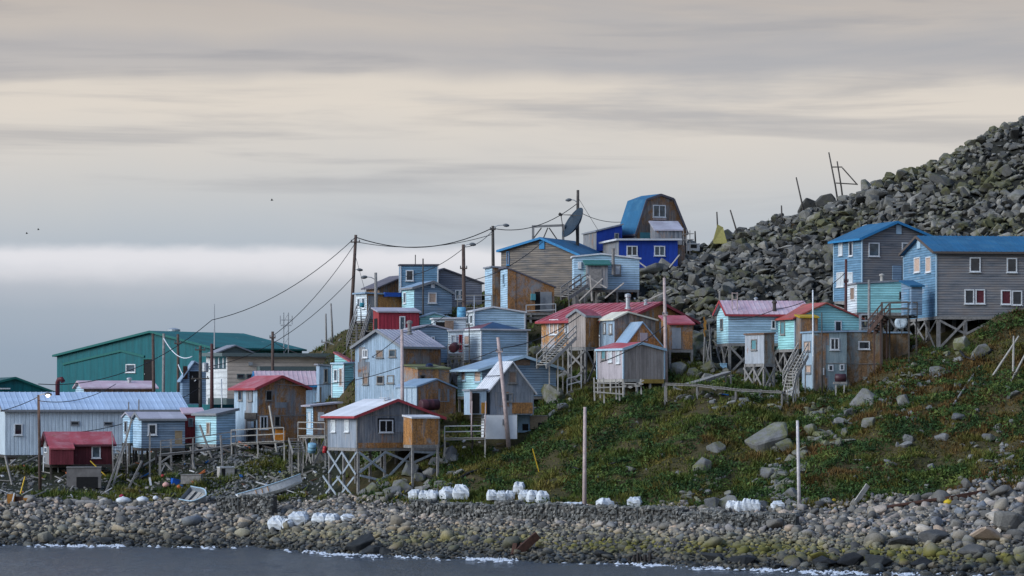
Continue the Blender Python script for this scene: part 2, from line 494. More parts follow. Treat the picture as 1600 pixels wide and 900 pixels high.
for i, p in enumerate(PXG):
    j = max(0, min(len(_ck) - 2, int(np.searchsorted(_ck, p) - 1)))
    w = (p - _ck[j]) / (_ck[j + 1] - _ck[j]); w = min(1, max(0, w)); w = w * w * (3 - 2 * w) * 0.5 + w * 0.5
    ZG[i] = _cz[j] * (1 - w) + _cz[j + 1] * w
XX = (PXG[:, None] - 800) * DG[None, :] / F
YY = np.repeat(DG[None, :], len(PXG), 0)
_hill = np.clip((ZG - 2.2) / 2.0, 0, 1)
ZG = ZG + fbm(XX / 5.5, YY / 5.5, 4) * 1.1 * _hill + (np.abs(fbm(XX / 2.6 + 9, YY / 2.6 + 4, 2)) * 2.2 - 0.35) * _hill * 0.8 + fbm(XX / 1.7 + 50, YY / 1.7, 3) * (0.35 + 0.45 * _hill)
def _bil(px, D):
    u = np.clip((np.asarray(px, float) - PXG[0]) / 9.0, 0, len(PXG) - 1.001)
    D = np.asarray(D, float)
    v = np.clip(np.interp(D, DG, np.arange(len(DG))), 0, len(DG) - 1.001)
    ui = u.astype(int); vi = v.astype(int); fu = u - ui; fv = v - vi
    return (ZG[ui, vi] * (1 - fu) + ZG[ui + 1, vi] * fu) * (1 - fv) + (ZG[ui, vi + 1] * (1 - fu) + ZG[ui + 1, vi + 1] * fu) * fv
def gz(X, Y):
    return _bil(800 + np.asarray(X) * F / np.asarray(Y), Y)
def gzf(X, Y): return float(gz(X, Y))
def G(px, py, lo=180.0, hi=300.0):
    """first ground point on the sight line of a pixel"""
    ds = np.arange(lo, hi, 0.2)
    zz = _bil(np.full(len(ds), px), ds)
    pp = HOR - (zz - CH) * F / ds
    k = np.argmax(pp <= py)
    if pp[k] > py: k = len(ds) - 1
    return Vector(((px - 800) * ds[k] / F, float(ds[k]), float(zz[k])))
def dbeach(px): return np.interp(px, [-500,0,200,400,480,560,640,720,800,900,1000,1100,1200,1300,1420,1600,1800], [238,236,236,236,233,229,226,222.5,220,216,213,210.5,209,208,207,205.5,204])
def dtalus(px): return np.interp(px, [870,900,1000,1100,1200,1300,1420,1600,1800], [330,266,255,246,248,250,251,250,248])
_reg_b = DG[None, :] < dbeach(PXG)[:, None] + fbm(XX / 3, YY / 3, 2) * 3
_reg_t = DG[None, :] > dtalus(PXG)[:, None] + fbm(XX / 4, YY / 4, 2) * 6
_reg_r = (PXG[:, None] < 520 + fbm(XX / 4, YY / 4, 2) * 60) & (DG[None, :] < 275)      # rubble under the lower houses
FOOT = []      # house footprints, filled by vol()

# ------------------------------------------------------------------ ground sheets (beach, grass slope, boulder slope share their borders)
M_BEACH = groundm('beach_gravel', [(0.035, 0.035, 0.034), (0.09, 0.088, 0.083), (0.16, 0.15, 0.14)], 1.2)
M_TURF = groundm('turf', [(0.022, 0.026, 0.014), (0.05, 0.048, 0.022), (0.085, 0.068, 0.035), (0.12, 0.08, 0.04)], 0.35)
M_TALUS = groundm('talus_earth', [(0.012, 0.012, 0.011), (0.03, 0.03, 0.026), (0.05, 0.05, 0.035)], 0.6)
M_RUBBLE = groundm('rubble_earth_shaded', [(0.014, 0.016, 0.012), (0.03, 0.034, 0.022), (0.055, 0.055, 0.045)], 0.8)  # rubble and dirt, colour darkened to stand in for shadow under the houses
def terrain():
    nx, ny = len(PXG), len(DG)
    V = np.stack([XX, YY, ZG], -1).reshape(-1, 3)
    i, j = np.meshgrid(np.arange(nx - 1), np.arange(ny - 1), indexing='ij')
    a = i * ny + j; b = a + ny; c = b + 1; d = a + 1
    rb = _reg_b[:-1, :-1]; rt = _reg_t[:-1, :-1] & ~rb; rr = _reg_r[:-1, :-1] & ~rb & ~rt
    out = {}
    for nm, mask, mt in (('beach', rb, M_BEACH), ('rubble_ground', rr, M_RUBBLE), ('grass_slope', ~rb & ~rt & ~rr, M_TURF), ('boulder_slope', rt, M_TALUS)):
        aa, bb, cc, dd = (q[mask] for q in (a, b, c, d))
        tri = np.concatenate([np.stack([aa, bb, cc], -1), np.stack([aa, cc, dd], -1)])
        used, inv = np.unique(tri, return_inverse=True)
        o = fast_mesh(nm, V[used], inv.reshape(-1, 3), mt, True)
        o['kind'] = 'structure'
        out[nm] = o
    return out
TERR = terrain()

# ------------------------------------------------------------------ sea
def sea():
    m, t, b = _mat('sea_water', 0.18, 0.5)
    b.inputs['IOR'].default_value = 1.33
    pos = t.n('ShaderNodeNewGeometry').outputs['Position']
    n1 = t.noise(t.scale(pos, (0.9, 0.30, 1)), 1.0, 6.0, 0.68); n2 = t.noise(t.scale(pos, (3.6, 1.1, 1)), 1.0, 4.0, 0.65)
    b.inputs['Base Color'].default_value = (0.05, 0.065, 0.085, 1)
    t.put(b.inputs['Normal'], t.bump(t.m('ADD', n1, t.m('MULTIPLY', n2, 0.5)), 0.9, 0.9))
    xs = np.concatenate([[-9000, -3000, -1000, -300, -120], np.arange(-60, 60.1, 0.4), [120, 300, 1000, 3000, 9000]])
    ys = np.concatenate([[-300, 0, 60, 120, 150], np.arange(165, 236, 0.3), [260, 320, 450, 700, 1200, 2500, 6000, 14000]])
    Xs, Ys = np.meshgrid(xs, ys, indexing='ij')
    near = ((np.abs(Xs) < 61) & (Ys > 164) & (Ys < 237)).astype(float)
    Z = (fbm(Xs / 1.3, Ys / 2.2, 3) * 0.24 + fbm(Xs / 5 + 9, Ys / 5, 2) * 0.26) * near
    V = np.stack([Xs, Ys, Z], -1).reshape(-1, 3)
    nx, ny = len(xs), len(ys)
    i, j = np.meshgrid(np.arange(nx - 1), np.arange(ny - 1), indexing='ij')
    a = (i * ny + j).ravel(); bq = a + ny; c = bq + 1; d = a + 1
    o = fast_mesh('sea', V, np.concatenate([np.stack([a, bq, c], -1), np.stack([a, c, d], -1)]), m, True)
    o['kind'] = 'structure'
sea()

# ------------------------------------------------------------------ house kit
WHITE = plain('white_paint', (0.62, 0.64, 0.66), 0.6, 0.22)
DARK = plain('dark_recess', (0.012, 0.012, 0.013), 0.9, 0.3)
GREYWOOD = plain('grey_wood', (0.22, 0.21, 0.20), 0.85, 0.4, 5.0)
PALEWOOD = plain('pale_wood', (0.36, 0.34, 0.31), 0.85, 0.3, 5.0)
DARKWOOD = plain('dark_wood', (0.07, 0.062, 0.055), 0.9, 0.4, 5.0)
TARWOOD = plain('tarred_pole_wood', (0.085, 0.058, 0.048), 0.85, 0.4, 4.0)
PINKWOOD = plain('bleached_pole_wood', (0.42, 0.33, 0.31), 0.85, 0.3, 4.0)
GALV = plain('galvanised_steel', (0.42, 0.44, 0.46), 0.45, 0.15, 8.0, 0.5)
BLACK = plain('black_rubber', (0.015, 0.015, 0.017), 0.6, 0.3)
RUSTM = plain('rusty_iron', (0.055, 0.026, 0.018), 0.85, 0.5, 5.0)
GLASS = glass('window_glass', (0.02, 0.024, 0.03), 0.06)
GLASS_B = glass('window_glass_bluish', (0.05, 0.075, 0.095), 0.1)
CURTR = plain('red_curtain', (0.10, 0.022, 0.03), 0.7, 0.4, 9.0)
CURTP = plain('peach_blind', (0.50, 0.36, 0.28), 0.7, 0.25, 6.0)
CURTW = plain('white_curtain', (0.5, 0.54, 0.56), 0.7, 0.25, 7.0)
BOARD = plain('boarded_ply', (0.24, 0.17, 0.13), 0.85, 0.35, 5.0)
TEALP = plain('teal_paint', (0.10, 0.24, 0.27), 0.7, 0.2)
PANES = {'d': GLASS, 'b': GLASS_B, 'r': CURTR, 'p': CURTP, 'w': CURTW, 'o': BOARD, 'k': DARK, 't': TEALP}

class Vol:
    """a straight-walled volume: near corner at pixel column pc and distance D, right face to column pr, left face to column pl"""
    def __init__(s, pl, pc, pr, D, th):
        s.th = math.radians(th) + math.atan(-(pc - 800) / F); s.D = D      # th is measured from the sight line
        s.C = Vector(((pc - 800) * D / F, D, 0))
        s.ur = Vector((math.cos(s.th), math.sin(s.th), 0)); s.ul = Vector((-math.sin(s.th), math.cos(s.th), 0))
        kr = (pr - 800) / F; kl = (pl - 800) / F
        s.R = (kr * D - s.C.x) / (math.cos(s.th) - kr * math.sin(s.th))
        s.L = (kl * D - s.C.x) / (-math.sin(s.th) - kl * math.cos(s.th))
    def w(s, a, b, z): 
        p = s.C + s.ur * a + s.ul * b
        return Vector((p.x, p.y, z))
    def onR(s, px, off=0.0):     # position along the right face seen at a pixel column
        k = (px - 800) / F; C = s.C - s.ul * off
        return (k * C.y - C.x) / (math.cos(s.th) - k * math.sin(s.th))
    def onL(s, px, off=0.0):
        k = (px - 800) / F; C = s.C - s.ur * off
        return (k * C.y - C.x) / (-math.sin(s.th) - k * math.cos(s.th))
    def face(s, f, px, py, off=0.0):
        """local coordinate along the face and world z for a pixel on that face"""
        if f == 'R':
            a = s.onR(px, off); p = s.w(a, -off, 0)
        else:
            a = s.onL(px, off); p = s.w(-off, a, 0)
        return a, ZP(py, p.y)

def vol(root, pl, pc, pr, D, th, pf, axis, prof, wall, roof, wallL=None, oh=0.25, thick=0.12, ribs=0.0, trim=None,
        names=('wall', 'roof'), corner=None, flat_foot=True, ohg=None, L=None):
    """prof: [(fraction, pixel row)] of the eave/ridge line seen on the gable face"""
    V = Vol(pl, pc, pr, D, th)
    if L: V.L = L
    zf = ZP(pf, D)
    n = len(prof)
    W = V.R if axis == 'R' else V.L
    P = []
    for fr, py in prof:
        p = V.w(fr * V.R, 0, 0) if axis == 'R' else V.w(0, fr * V.L, 0)
        P.append((fr * W, ZP(py, p.y)))
    E = V.L if axis == 'R' else V.R
    def at(t, e, z): return V.w(t, e, z) if axis == 'R' else V.w(e, t, z)
    mb = MB()
    ring0 = [at(0, 0, zf)] + [at(t, 0, z) for t, z in P] + [at(W, 0, zf)]
    ring1 = [at(0, E, zf)] + [at(t, E, z) for t, z in P] + [at(W, E, zf)]
    front = 0 if axis == 'R' else 1
    side = 1 if axis == 'R' else 0
    fl = axis == 'R'
    mb.poly(ring0[::-1] if fl else ring0, front)
    mb.poly(ring1 if fl else ring1[::-1], front)
    k = len(ring0)
    for i in range(k):
        j = (i + 1) % k
        q = [ring0[i], ring0[j], ring1[j], ring1[i]]
        mb.poly(q if fl else q[::-1], side if i == 0 else front)
    wo = mb.build(names[0], [wall, wallL or wall], root)
    # roof: slab following the profile
    mr = MB()
    s0 = (P[1][1] - P[0][1]) / max(P[1][0] - P[0][0], 0.01); s1 = (P[-1][1] - P[-2][1]) / max(P[-1][0] - P[-2][0], 0.01)
    T = [(P[0][0] - oh, P[0][1] - oh * s0)] + P[1:-1] + [(P[-1][0] + oh, P[-1][1] + oh * s1)]
    g = oh if ohg is None else ohg
    e0, e1 = -g, E + g
    lift = 0.012
    for i in range(len(T) - 1):
        (t0, z0), (t1, z1) = T[i], T[i + 1]
        a0, a1, b0, b1 = at(t0, e0, z0 + lift), at(t1, e0, z1 + lift), at(t0, e1, z0 + lift), at(t1, e1, z1 + lift)
        up = Vector((0, 0, thick))
        mr.add([a0, a1, b1, b0, a0 + up, a1 + up, b1 + up, b0 + up],
               [(0, 3, 2, 1), (4, 5, 6, 7), (0, 1, 5, 4), (1, 2, 6, 5), (2, 3, 7, 6), (3, 0, 4, 7)])
        if ribs:
            m2 = int((e1 - e0) / ribs)
            for r in range(m2 + 1):
                e = e0 + (e1 - e0) * (r + 0.5) / (m2 + 1)
                A = at(t0, e, z0 + lift + thick + 0.012); B = at(t1, e, z1 + lift + thick + 0.012)
                mr.beam(A, B, 0.045, 0.04)
    ro = mr.build(names[1], roof, root)
    if trim:
        mt = MB()
        for i in range(len(T) - 1):
            (t0, z0), (t1, z1) = T[i], T[i + 1]
            mt.beam(at(t0, e0 - 0.02, z0 + thick * 0.35), at(t1, e0 - 0.02, z1 + thick * 0.35), 0.05, 0.2)
        mt.build('bargeboard', trim, root, parent=ro)
        mt = MB()
        t0, z0 = T[0]
        mt.beam(at(t0 - 0.02, e0, z0 + thick * 0.35), at(t0 - 0.02, e1, z0 + thick * 0.35), 0.05, 0.16)
        mt.build('fascia', trim, root, parent=ro)
        mt = MB()
        t0, z0 = T[-1]
        mt.beam(at(t0 + 0.02, e0, z0 + thick * 0.35), at(t0 + 0.02, e1, z0 + thick * 0.35), 0.05, 0.16)
        mt.build('fascia', trim, root, parent=ro)
    if corner:
        for (a, b) in ((0, 0), (V.R, 0), (0, V.L)):
            zt = P[0][1] if (a, b) == (0, 0) or (axis == 'R' and a == 0) or (axis == 'L' and b == 0) else P[-1][1]
            mc = MB()
            mc.pbox(V.w(a - 0.05, b - 0.05, zf), V.ur * 0.1, V.ul * 0.1, (0, 0, zt - zf - 0.05))
            mc.build('corner_board', corner, root, parent=wo)
    V.zf = zf; V.P = P; V.axis = axis; V.root = root; V.wall = wo; V.roof = ro
    if flat_foot:
        FOOT.append(([V.w(-0.2, -0.2, 0), V.w(V.R + 0.2, -0.2, 0), V.w(V.R + 0.2, V.L + 0.2, 0), V.w(-0.2, V.L + 0.2, 0)], zf))
    return V

def home(name, label, cat, pl, pc, pr, D, th, pf, *a, **k):
    z = ZP(pf, D)
    r = thing(name, label, cat, ((pc - 800) * D / F, D, z), math.radians(th) + math.atan(-(pc - 800) / F))
    v = vol(r, pl, pc, pr, D, th, pf, *a, **k)
    return r, v

def win(V, f, rect, kind='d', frame=WHITE, fw=0.085, mull=None, name='window'):
    """window at the pixel rectangle; kind of pane, mull = number of panes across"""
    x0, y0, x1, y1 = rect
    a0, zt = V.face(f, x0, y0); a1, zb = V.face(f, x1, y1)
    _, zt2 = V.face(f, x1, y0)
    lo, hi = min(a0, a1), max(a0, a1)
    ax = V.ur if f == 'R' else V.ul
    out = -V.ul if f == 'R' else -V.ur
    def p(a, z, o):
        q = V.w(a, 0, z) if f == 'R' else V.w(0, a, z)
        return q + out * o
    mb = MB()
    d = 0.07
    w = hi - lo; h = zt - zb
    fw = min(fw, w * 0.22, h * 0.22)
    up = Vector((0, 0, 1))
    mb.pbox(p(lo, zb, 0), ax * w, out * d, up * fw)
    mb.pbox(p(lo, zt - fw, 0), ax * w, out * d, up * fw)
    mb.pbox(p(lo, zb + fw, 0), ax * fw, out * (d - .003), up * (h - 2 * fw))
    mb.pbox(p(hi - fw, zb + fw, 0), ax * fw, out * (d - .003), up * (h - 2 * fw))
    if mull:
        for i in range(1, mull):
            c = lo + w * i / mull
            mb.pbox(p(c - fw * 0.4, zb + fw, 0), ax * fw * 0.8, out * (d - .006), up * (h - 2 * fw))
    fo = mb.build(name, frame, V.root)
    mp = MB()
    mp.pbox(p(lo + fw, zb + fw, 0), ax * (w - 2 * fw), out * 0.018, up * (h - 2 * fw))
    mp.build('pane' if name == 'window' else 'panel', PANES[kind], V.root, parent=fo)
    if name == 'window' and h > 0.5:
        ms = MB()
        ms.pbox(p(lo - 0.05, zb - 0.05, 0), ax * (w + 0.1), out * 0.12, up * 0.05)
        ms.build('sill', frame, V.root, parent=fo)
    elif name == 'door':
        ms = MB()
        ms.pbox(p(hi - fw - 0.14, zb + h * 0.45, 0.018), ax * 0.05, out * 0.07, up * 0.12)
        ms.build('handle', GALV, V.root, parent=fo)
    return fo

def panel(V, f, rect, mat, name='panel', d=0.05, parent=None):
    x0, y0, x1, y1 = rect
    a0, zt = V.face(f, x0, y0); a1, zb = V.face(f, x1, y1)
    lo, hi = min(a0, a1), max(a0, a1)
    ax = V.ur if f == 'R' else V.ul
    out = -V.ul if f == 'R' else -V.ur
    q = V.w(lo, 0, zb) if f == 'R' else V.w(0, lo, zb)
    mb = MB(); mb.pbox(q, ax * (hi - lo), out * d, Vector((0, 0, zt - zb)))
    return mb.build(name, mat, V.root, parent=parent)

def patches(V, f, n, mats, lo=0.05, hi=0.95, size=(0.5, 1.3)):
    """odd sheets nailed over a wall"""
    W_ = V.R if f == 'R' else V.L
    H_ = min(V.P[0][1], V.P[-1][1]) - V.zf
    ax = V.ur if f == 'R' else V.ul; out = -V.ul if f == 'R' else -V.ur
    for i in range(n):
        w = random.uniform(*size); h = random.uniform(*size) * random.choice((1, 1.6))
        if w > W_ * 0.6 or h > H_ * 0.8: continue
        a = random.uniform(lo * W_, max(lo * W_ + .01, hi * W_ - w)); z = V.zf + random.choice((0.01, random.uniform(0, H_ - h), H_ - h - 0.02))
        q = V.w(a, 0, z) if f == 'R' else V.w(0, a, z)
        mb = MB(); mb.pbox(q, ax * w, out * random.uniform(0.012, 0.03), Vector((0, 0, h)))
        mb.build('patch_sheet', random.choice(mats), V.root)
def stilts(V, nx=3, ny=3, w=0.16, mat=GREYWOOD, brace=True, zmin=None, span=None, bmat=None):
    """posts under a floor, down into the ground, with crossed braces on the two seen sides"""
    zt = V.zf
    grid = {}
    for i in range(nx):
        for j in range(ny):
            a = V.R * (0.02 + 0.96 * i / max(nx - 1, 1)); b = V.L * (0.02 + 0.96 * j / max(ny - 1, 1))
            p = V.w(a, b, 0)
            zg = gzf(p.x, p.y) - 0.25
            if zg > zt - 0.15: continue
            grid[i, j] = (p, zg)
            mb = MB(); mb.pbox(Vector((p.x, p.y, zg)) - V.ur * w / 2 - V.ul * w / 2, V.ur * w, V.ul * w, (0, 0, zt - zg - 0.003))
            mb.build('post', mat, V.root)
    mb = MB()
    mb.beam(V.w(0, 0.06, zt - 0.12), V.w(V.R, 0.06, zt - 0.12), 0.12, 0.22)
    mb.build('floor_beam', mat, V.root)
    mb = MB()
    mb.beam(V.w(0.06, 0.2, zt - 0.12), V.w(0.06, V.L, zt - 0.12), 0.12, 0.22)
    mb.build('floor_beam', mat, V.root)
    if not brace: return
    def br(k0, k1, off):
        if k0 not in grid or k1 not in grid: return
        (p0, g0), (p1, g1) = grid[k0], grid[k1]
        h0, h1 = zt - g0, zt - g1
        if max(h0, h1) < 0.9: return
        o = off
        segs = [(zt - 0.3, g1 + 0.35), (g0 + 0.35, zt - 0.3)]
        if max(h0, h1) > 3.2:
            mid = zt - 0.5 * max(h0, h1)
            segs = [(zt - 0.3, mid), (mid, zt - 0.3), (mid - 0.2, max(g1 + .2, mid - 1.6)), (max(g0 + .2, mid - 1.6), mid - 0.2)]
        for z0, z1 in segs:
            mb = MB()
            mb.beam(Vector((p0.x, p0.y, z0)) + o, Vector((p1.x, p1.y, z1)) + o, 0.05, 0.16)
            mb.build('brace', bmat or mat, V.root)
            o = o * 1.7
    for i in range(nx - 1): br((i, 0), (i + 1, 0), -V.ul * (w / 2 + 0.03))
    for j in range(ny - 1): br((0, j), (0, j + 1), -V.ur * (w / 2 + 0.03))

def chimney(root, px, py0, py1, D, r=0.13, mat=GALV, name='stovepipe', parent=None):
    a = PT(px, py1, D); b = PT(px, py0, D)
    mb = MB()
    h = b.z - a.z
    mb.lathe((a.x, a.y, a.z - 0.25), [(r * 1.5, 0.2), (r * 1.5, 0.32), (r, 0.36), (r, h * 0.75 + 0.25), (r * 1.5, h * 0.78 + 0.25), (r * 1.5, h + 0.2), (r * 0.4, h + 0.28)], 12)
    return mb.build(name, mat, root, parent=parent, smooth=False)

def stairs(label, A, B, width=0.95, n=None, mat=PALEWOOD, rail=True, side=None, rmat=None, group=None):
    """A: top point, B: bottom point (world); width measured sideways"""
    A, B = Vector(A), Vector(B)
    d = (B - A); hor = Vector((d.x, d.y, 0)); hd = hor.normalized() if hor.length > .01 else Vector((0, -1, 0))
    sd = Vector((-hd.y, hd.x, 0)) * (width / 2)
    n = n or max(4, int(abs(d.z) / 0.21))
    r = thing('wooden_stairs', label, 'stairs', (B.x, B.y, B.z), 0.0, group)
    for s in (-1, 1):
        mb = MB(); mb.beam(A + sd * s, B + sd * s, 0.06, 0.26); mb.build('stringer', mat, r)
    mb0 = None
    for i in range(n):
        c = A.lerp(B, (i + 0.5) / n)
        if mb0 is None:
            mb = MB()
            mb.pbox(c - sd * 0.98 - hd * 0.14 + Vector((0, 0, 0.09)), sd * 1.96, hd * 0.28, (0, 0, 0.045))
            mb0 = mb.build('tread', mat, r); c0 = c
        else:
            t = mb0.copy(); COL.objects.link(t); t.parent = r; t.location = c - c0
    if rail:
        for s in ((-1, 1) if side is None else (side,)):
            for hh in (0.95, 0.5):
                mb = MB(); mb.beam(A + sd * s + Vector((0, 0, hh)), B + sd * s + Vector((0, 0, hh)), 0.06, 0.09); mb.build('handrail', rmat or mat, r)
            for k in range(4):
                c = A.lerp(B, k / 3) + sd * s
                mb = MB(); mb.beam(c - Vector((0, 0, 0.1)), c + Vector((0, 0, 1.0)), 0.07, 0.07); mb.build('rail_post', rmat or mat, r)
    for k in (0.15, 0.6):
        for s in (-1, 1):
            c = A.lerp(B, k) + sd * s * 0.9
            zg = gzf(c.x, c.y) - 0.2
            if zg < c.z - 0.3:
                mb = MB(); mb.beam((c.x, c.y, zg), (c.x, c.y, c.z - 0.05), 0.1, 0.1); mb.build('post', mat, r)
    return r

def deck(label, pts, width=1.2, mat=PALEWOOD, rail=False, name='boardwalk', cat='boardwalk', thick=0.06, plank=0.22, side=1, rmat=None, rsides=None, railh=1.0):
    """plank walkway along a world polyline; planks are single pieces, posts reach the ground"""
    pts = [Vector(p) for p in pts]
    r = thing(name, label, cat, pts[0], 0.0)
    proto = None
    for A, B in zip(pts[:-1], pts[1:]):
        d = B - A; ln = d.length; dn = d.normalized(); hd = Vector((d.x, d.y, 0)).normalized(); sd = Vector((-hd.y, hd.x, 0))
        for s in (-0.4, 0.4):
            mb = MB(); mb.beam(A + sd * width * s - Vector((0, 0, 0.14)), B + sd * width * s - Vector((0, 0, 0.12)), 0.07, 0.11); mb.build('joist', mat, r)
        n = max(1, int(ln / plank))
        pr = None
        for i in range(n):
            c = A + d * ((i + 0.5) / n)
            if pr is None:
                mb = MB(); mb.pbox(c - sd * width / 2 - dn * plank * 0.46 - Vector((0, 0, thick)), sd * width, dn * plank * 0.92, (0, 0, thick))
                pr = mb.build('plank', mat, r); c0 = c
            else:
                t = pr.copy(); COL.objects.link(t); t.parent = r
                t.location = (c - c0) + Vector((0, 0, random.uniform(-0.012, 0.012)))
        npo = max(2, int(ln / 2.0) + 1)
        for i in range(npo):
            c = A + d * (i / (npo - 1))
            for s in (-0.4, 0.4):
                q = c + sd * width * s
                zg = gzf(q.x, q.y) - 0.2
                if zg < q.z - 0.2:
                    mb = MB(); mb.beam((q.x, q.y, zg), (q.x, q.y, q.z - 0.22), 0.11, 0.11); mb.build('post', mat, r)
        if rail:
            for s in (rsides or (side,)):
                off = sd * width * 0.48 * s
                for hh in (railh, railh * 0.52):
                    mb = MB(); mb.beam(A + off + Vector((0, 0, hh)), B + off + Vector((0, 0, hh)), 0.055, 0.075); mb.build('rail', rmat or mat, r)
                for i in range(npo):
                    c = A + d * (i / (npo - 1)) + off
                    mb = MB(); mb.beam(c - Vector((0, 0, 0.2)), c + Vector((0, 0, railh)), 0.07, 0.07); mb.build('rail_post', rmat or mat, r)
    return r

# ------------------------------------------------------------------ wall and roof finishes
CYAN = wallm('cyan_clapboard', (0.42, 0.68, 0.74), 'clap', 0.24)
CYANB = wallm('pale_blue_clapboard', (0.40, 0.57, 0.70), 'clap', 0.27)
AQUA = wallm('aqua_clapboard', (0.33, 0.66, 0.66), 'clap', 0.27)
WHITEC = wallm('white_clapboard', (0.62, 0.70, 0.74), 'clap', 0.20)
BLUEC = wallm('blue_clapboard', (0.135, 0.26, 0.38), 'clap', 0.35)
GREYBLUE = wallm('grey_blue_clapboard', (0.17, 0.235, 0.31), 'clap', 0.35)
SLATEB = wallm('slate_blue_clapboard', (0.20, 0.29, 0.39), 'clap', 0.32)
WEATH = wallm('weathered_grey_clapboard', (0.21, 0.225, 0.25), 'clap', 0.6, 0.0, c2=(0.19, 0.165, 0.15))
WEATHB = wallm('weathered_brown_clapboard', (0.17, 0.18, 0.20), 'clap', 0.8, 0.12, c2=(0.20, 0.165, 0.13))
PLANKG = wallm('grey_vertical_planks', (0.20, 0.225, 0.26), 'vert', 0.6, 0.42)
PLANKB = wallm('brown_vertical_planks', (0.20, 0.175, 0.16), 'vert', 0.6, 0.72, rc=(0.27, 0.125, 0.04))
PLANKBL = wallm('bluish_vertical_planks', (0.30, 0.40, 0.50), 'vert', 0.3, 0.0)
PLYG = wallm('grey_plywood', (0.25, 0.275, 0.31), 'ply', 0.5, 0.3)
PLYBL = wallm('pale_blue_plywood', (0.33, 0.43, 0.52), 'ply', 0.35, 0.05)
PLYR = wallm('rust_stained_plywood', (0.26, 0.275, 0.30), 'ply', 0.5, 0.86, rc=(0.30, 0.135, 0.04))
PLYO = wallm('orange_stained_plywood', (0.33, 0.335, 0.34), 'ply', 0.35, 0.98, rc=(0.34, 0.15, 0.035))
PLYM = wallm('mossy_stained_plywood', (0.27, 0.30, 0.29), 'ply', 0.5, 0.8, rc=(0.22, 0.12, 0.05))
TANP = wallm('tan_plank', (0.34, 0.29, 0.26), 'vert', 0.35, 0.12)
PINKP = wallm('pink_grey_plywood', (0.38, 0.34, 0.36), 'ply', 0.3, 0.1)
RIBW = wallm('pale_ribbed_steel', (0.53, 0.62, 0.69), 'rib', 0.06, 0.0, rough=0.5)
RIBR = wallm('red_ribbed_steel', (0.30, 0.03, 0.05), 'rib', 0.1, 0.05, rough=0.55)
REDW = wallm('dark_red_planks', (0.085, 0.018, 0.025), 'vert', 0.15, 0.0)
REDP = wallm('red_planks', (0.30, 0.045, 0.05), 'vert', 0.12, 0.0)
GREENS = wallm('green_steel', (0.004, 0.112, 0.13), 'rib', 0.04, 0.0, pitch=0.9, rough=0.5)
BEIGE = wallm('beige_lap_siding', (0.62, 0.52, 0.43), 'clap', 0.04, pitch=0.34, gv=0.4)
WHITES = wallm('white_panel_siding', (0.66, 0.68, 0.68), 'clap', 0.03, pitch=0.5, gv=0.4)
ROYAL = wallm('royal_blue_plywood', (0.016, 0.055, 0.33), 'ply', 0.06, 0.03)
R_RED = roofm('red_roof', (0.36, 0.065, 0.08), 0.65, 0.5, 0.6, (0.44, 0.22, 0.24))
R_REDR = roofm('rusting_red_roof', (0.40, 0.075, 0.06), 0.55, 0.8, 0.15, (0.5, 0.35, 0.25))
R_PINK = roofm('pink_roof', (0.52, 0.36, 0.41), 0.5, 0.1, 0.7, (0.66, 0.56, 0.6))
R_LILAC = roofm('lilac_grey_roof', (0.40, 0.38, 0.43), 0.45, 0.15, 0.4, (0.5, 0.52, 0.56))
R_BLUE = roofm('blue_roof', (0.010, 0.105, 0.22), 0.65, 0.15, 0.45, (0.045, 0.16, 0.26))
R_STEELB = roofm('pale_blue_steel_roof', (0.24, 0.35, 0.47), 0.4, 0.05, 0.4, (0.4, 0.47, 0.55))
R_GREY = roofm('grey_roof', (0.24, 0.25, 0.28), 0.6, 0.1, 0.3)
R_WHITE = roofm('white_roof', (0.66, 0.67, 0.70), 0.45, 0.1, 0.3, (0.75, 0.76, 0.78))
R_CREAM = roofm('cream_roof', (0.66, 0.62, 0.50), 0.6, 0.25, 0.3, (0.72, 0.72, 0.7))
R_PURP = roofm('purple_grey_shingle', (0.12, 0.11, 0.13), 0.8, 0.1, 0.2, (0.2, 0.19, 0.2))
R_GREEN = roofm('green_steel_roof', (0.004, 0.12, 0.125), 0.75, 0.0, 0.0)
R_DKGRN = roofm('dark_green_roof', (0.01, 0.075, 0.07), 0.55, 0.0, 0.0)
R_MOSS = roofm('mossy_roof', (0.16, 0.17, 0.07), 0.9, 0.3, 0.3, (0.3, 0.32, 0.3))
R_MAROON = roofm('maroon_roof', (0.14, 0.045, 0.06), 0.6, 0.1, 0.3, (0.4, 0.36, 0.4))
T_RED = plain('red_trim', (0.34, 0.05, 0.06), 0.6, 0.2)
T_BLUE = plain('blue_trim', (0.03, 0.20, 0.42), 0.6, 0.2)
T_GREYG = plain('grey_green_trim', (0.115, 0.15, 0.15), 0.6, 0.15)
T_GREEN = plain('green_trim', (0.01, 0.12, 0.11), 0.6, 0.15)
T_GREY = plain('grey_trim', (0.22, 0.23, 0.245), 0.7, 0.2)
T_PALEB = plain('pale_blue_trim', (0.38, 0.52, 0.62), 0.6, 0.15)
TEALC = plain('teal_box_paint', (0.09, 0.27, 0.31), 0.6, 0.2)

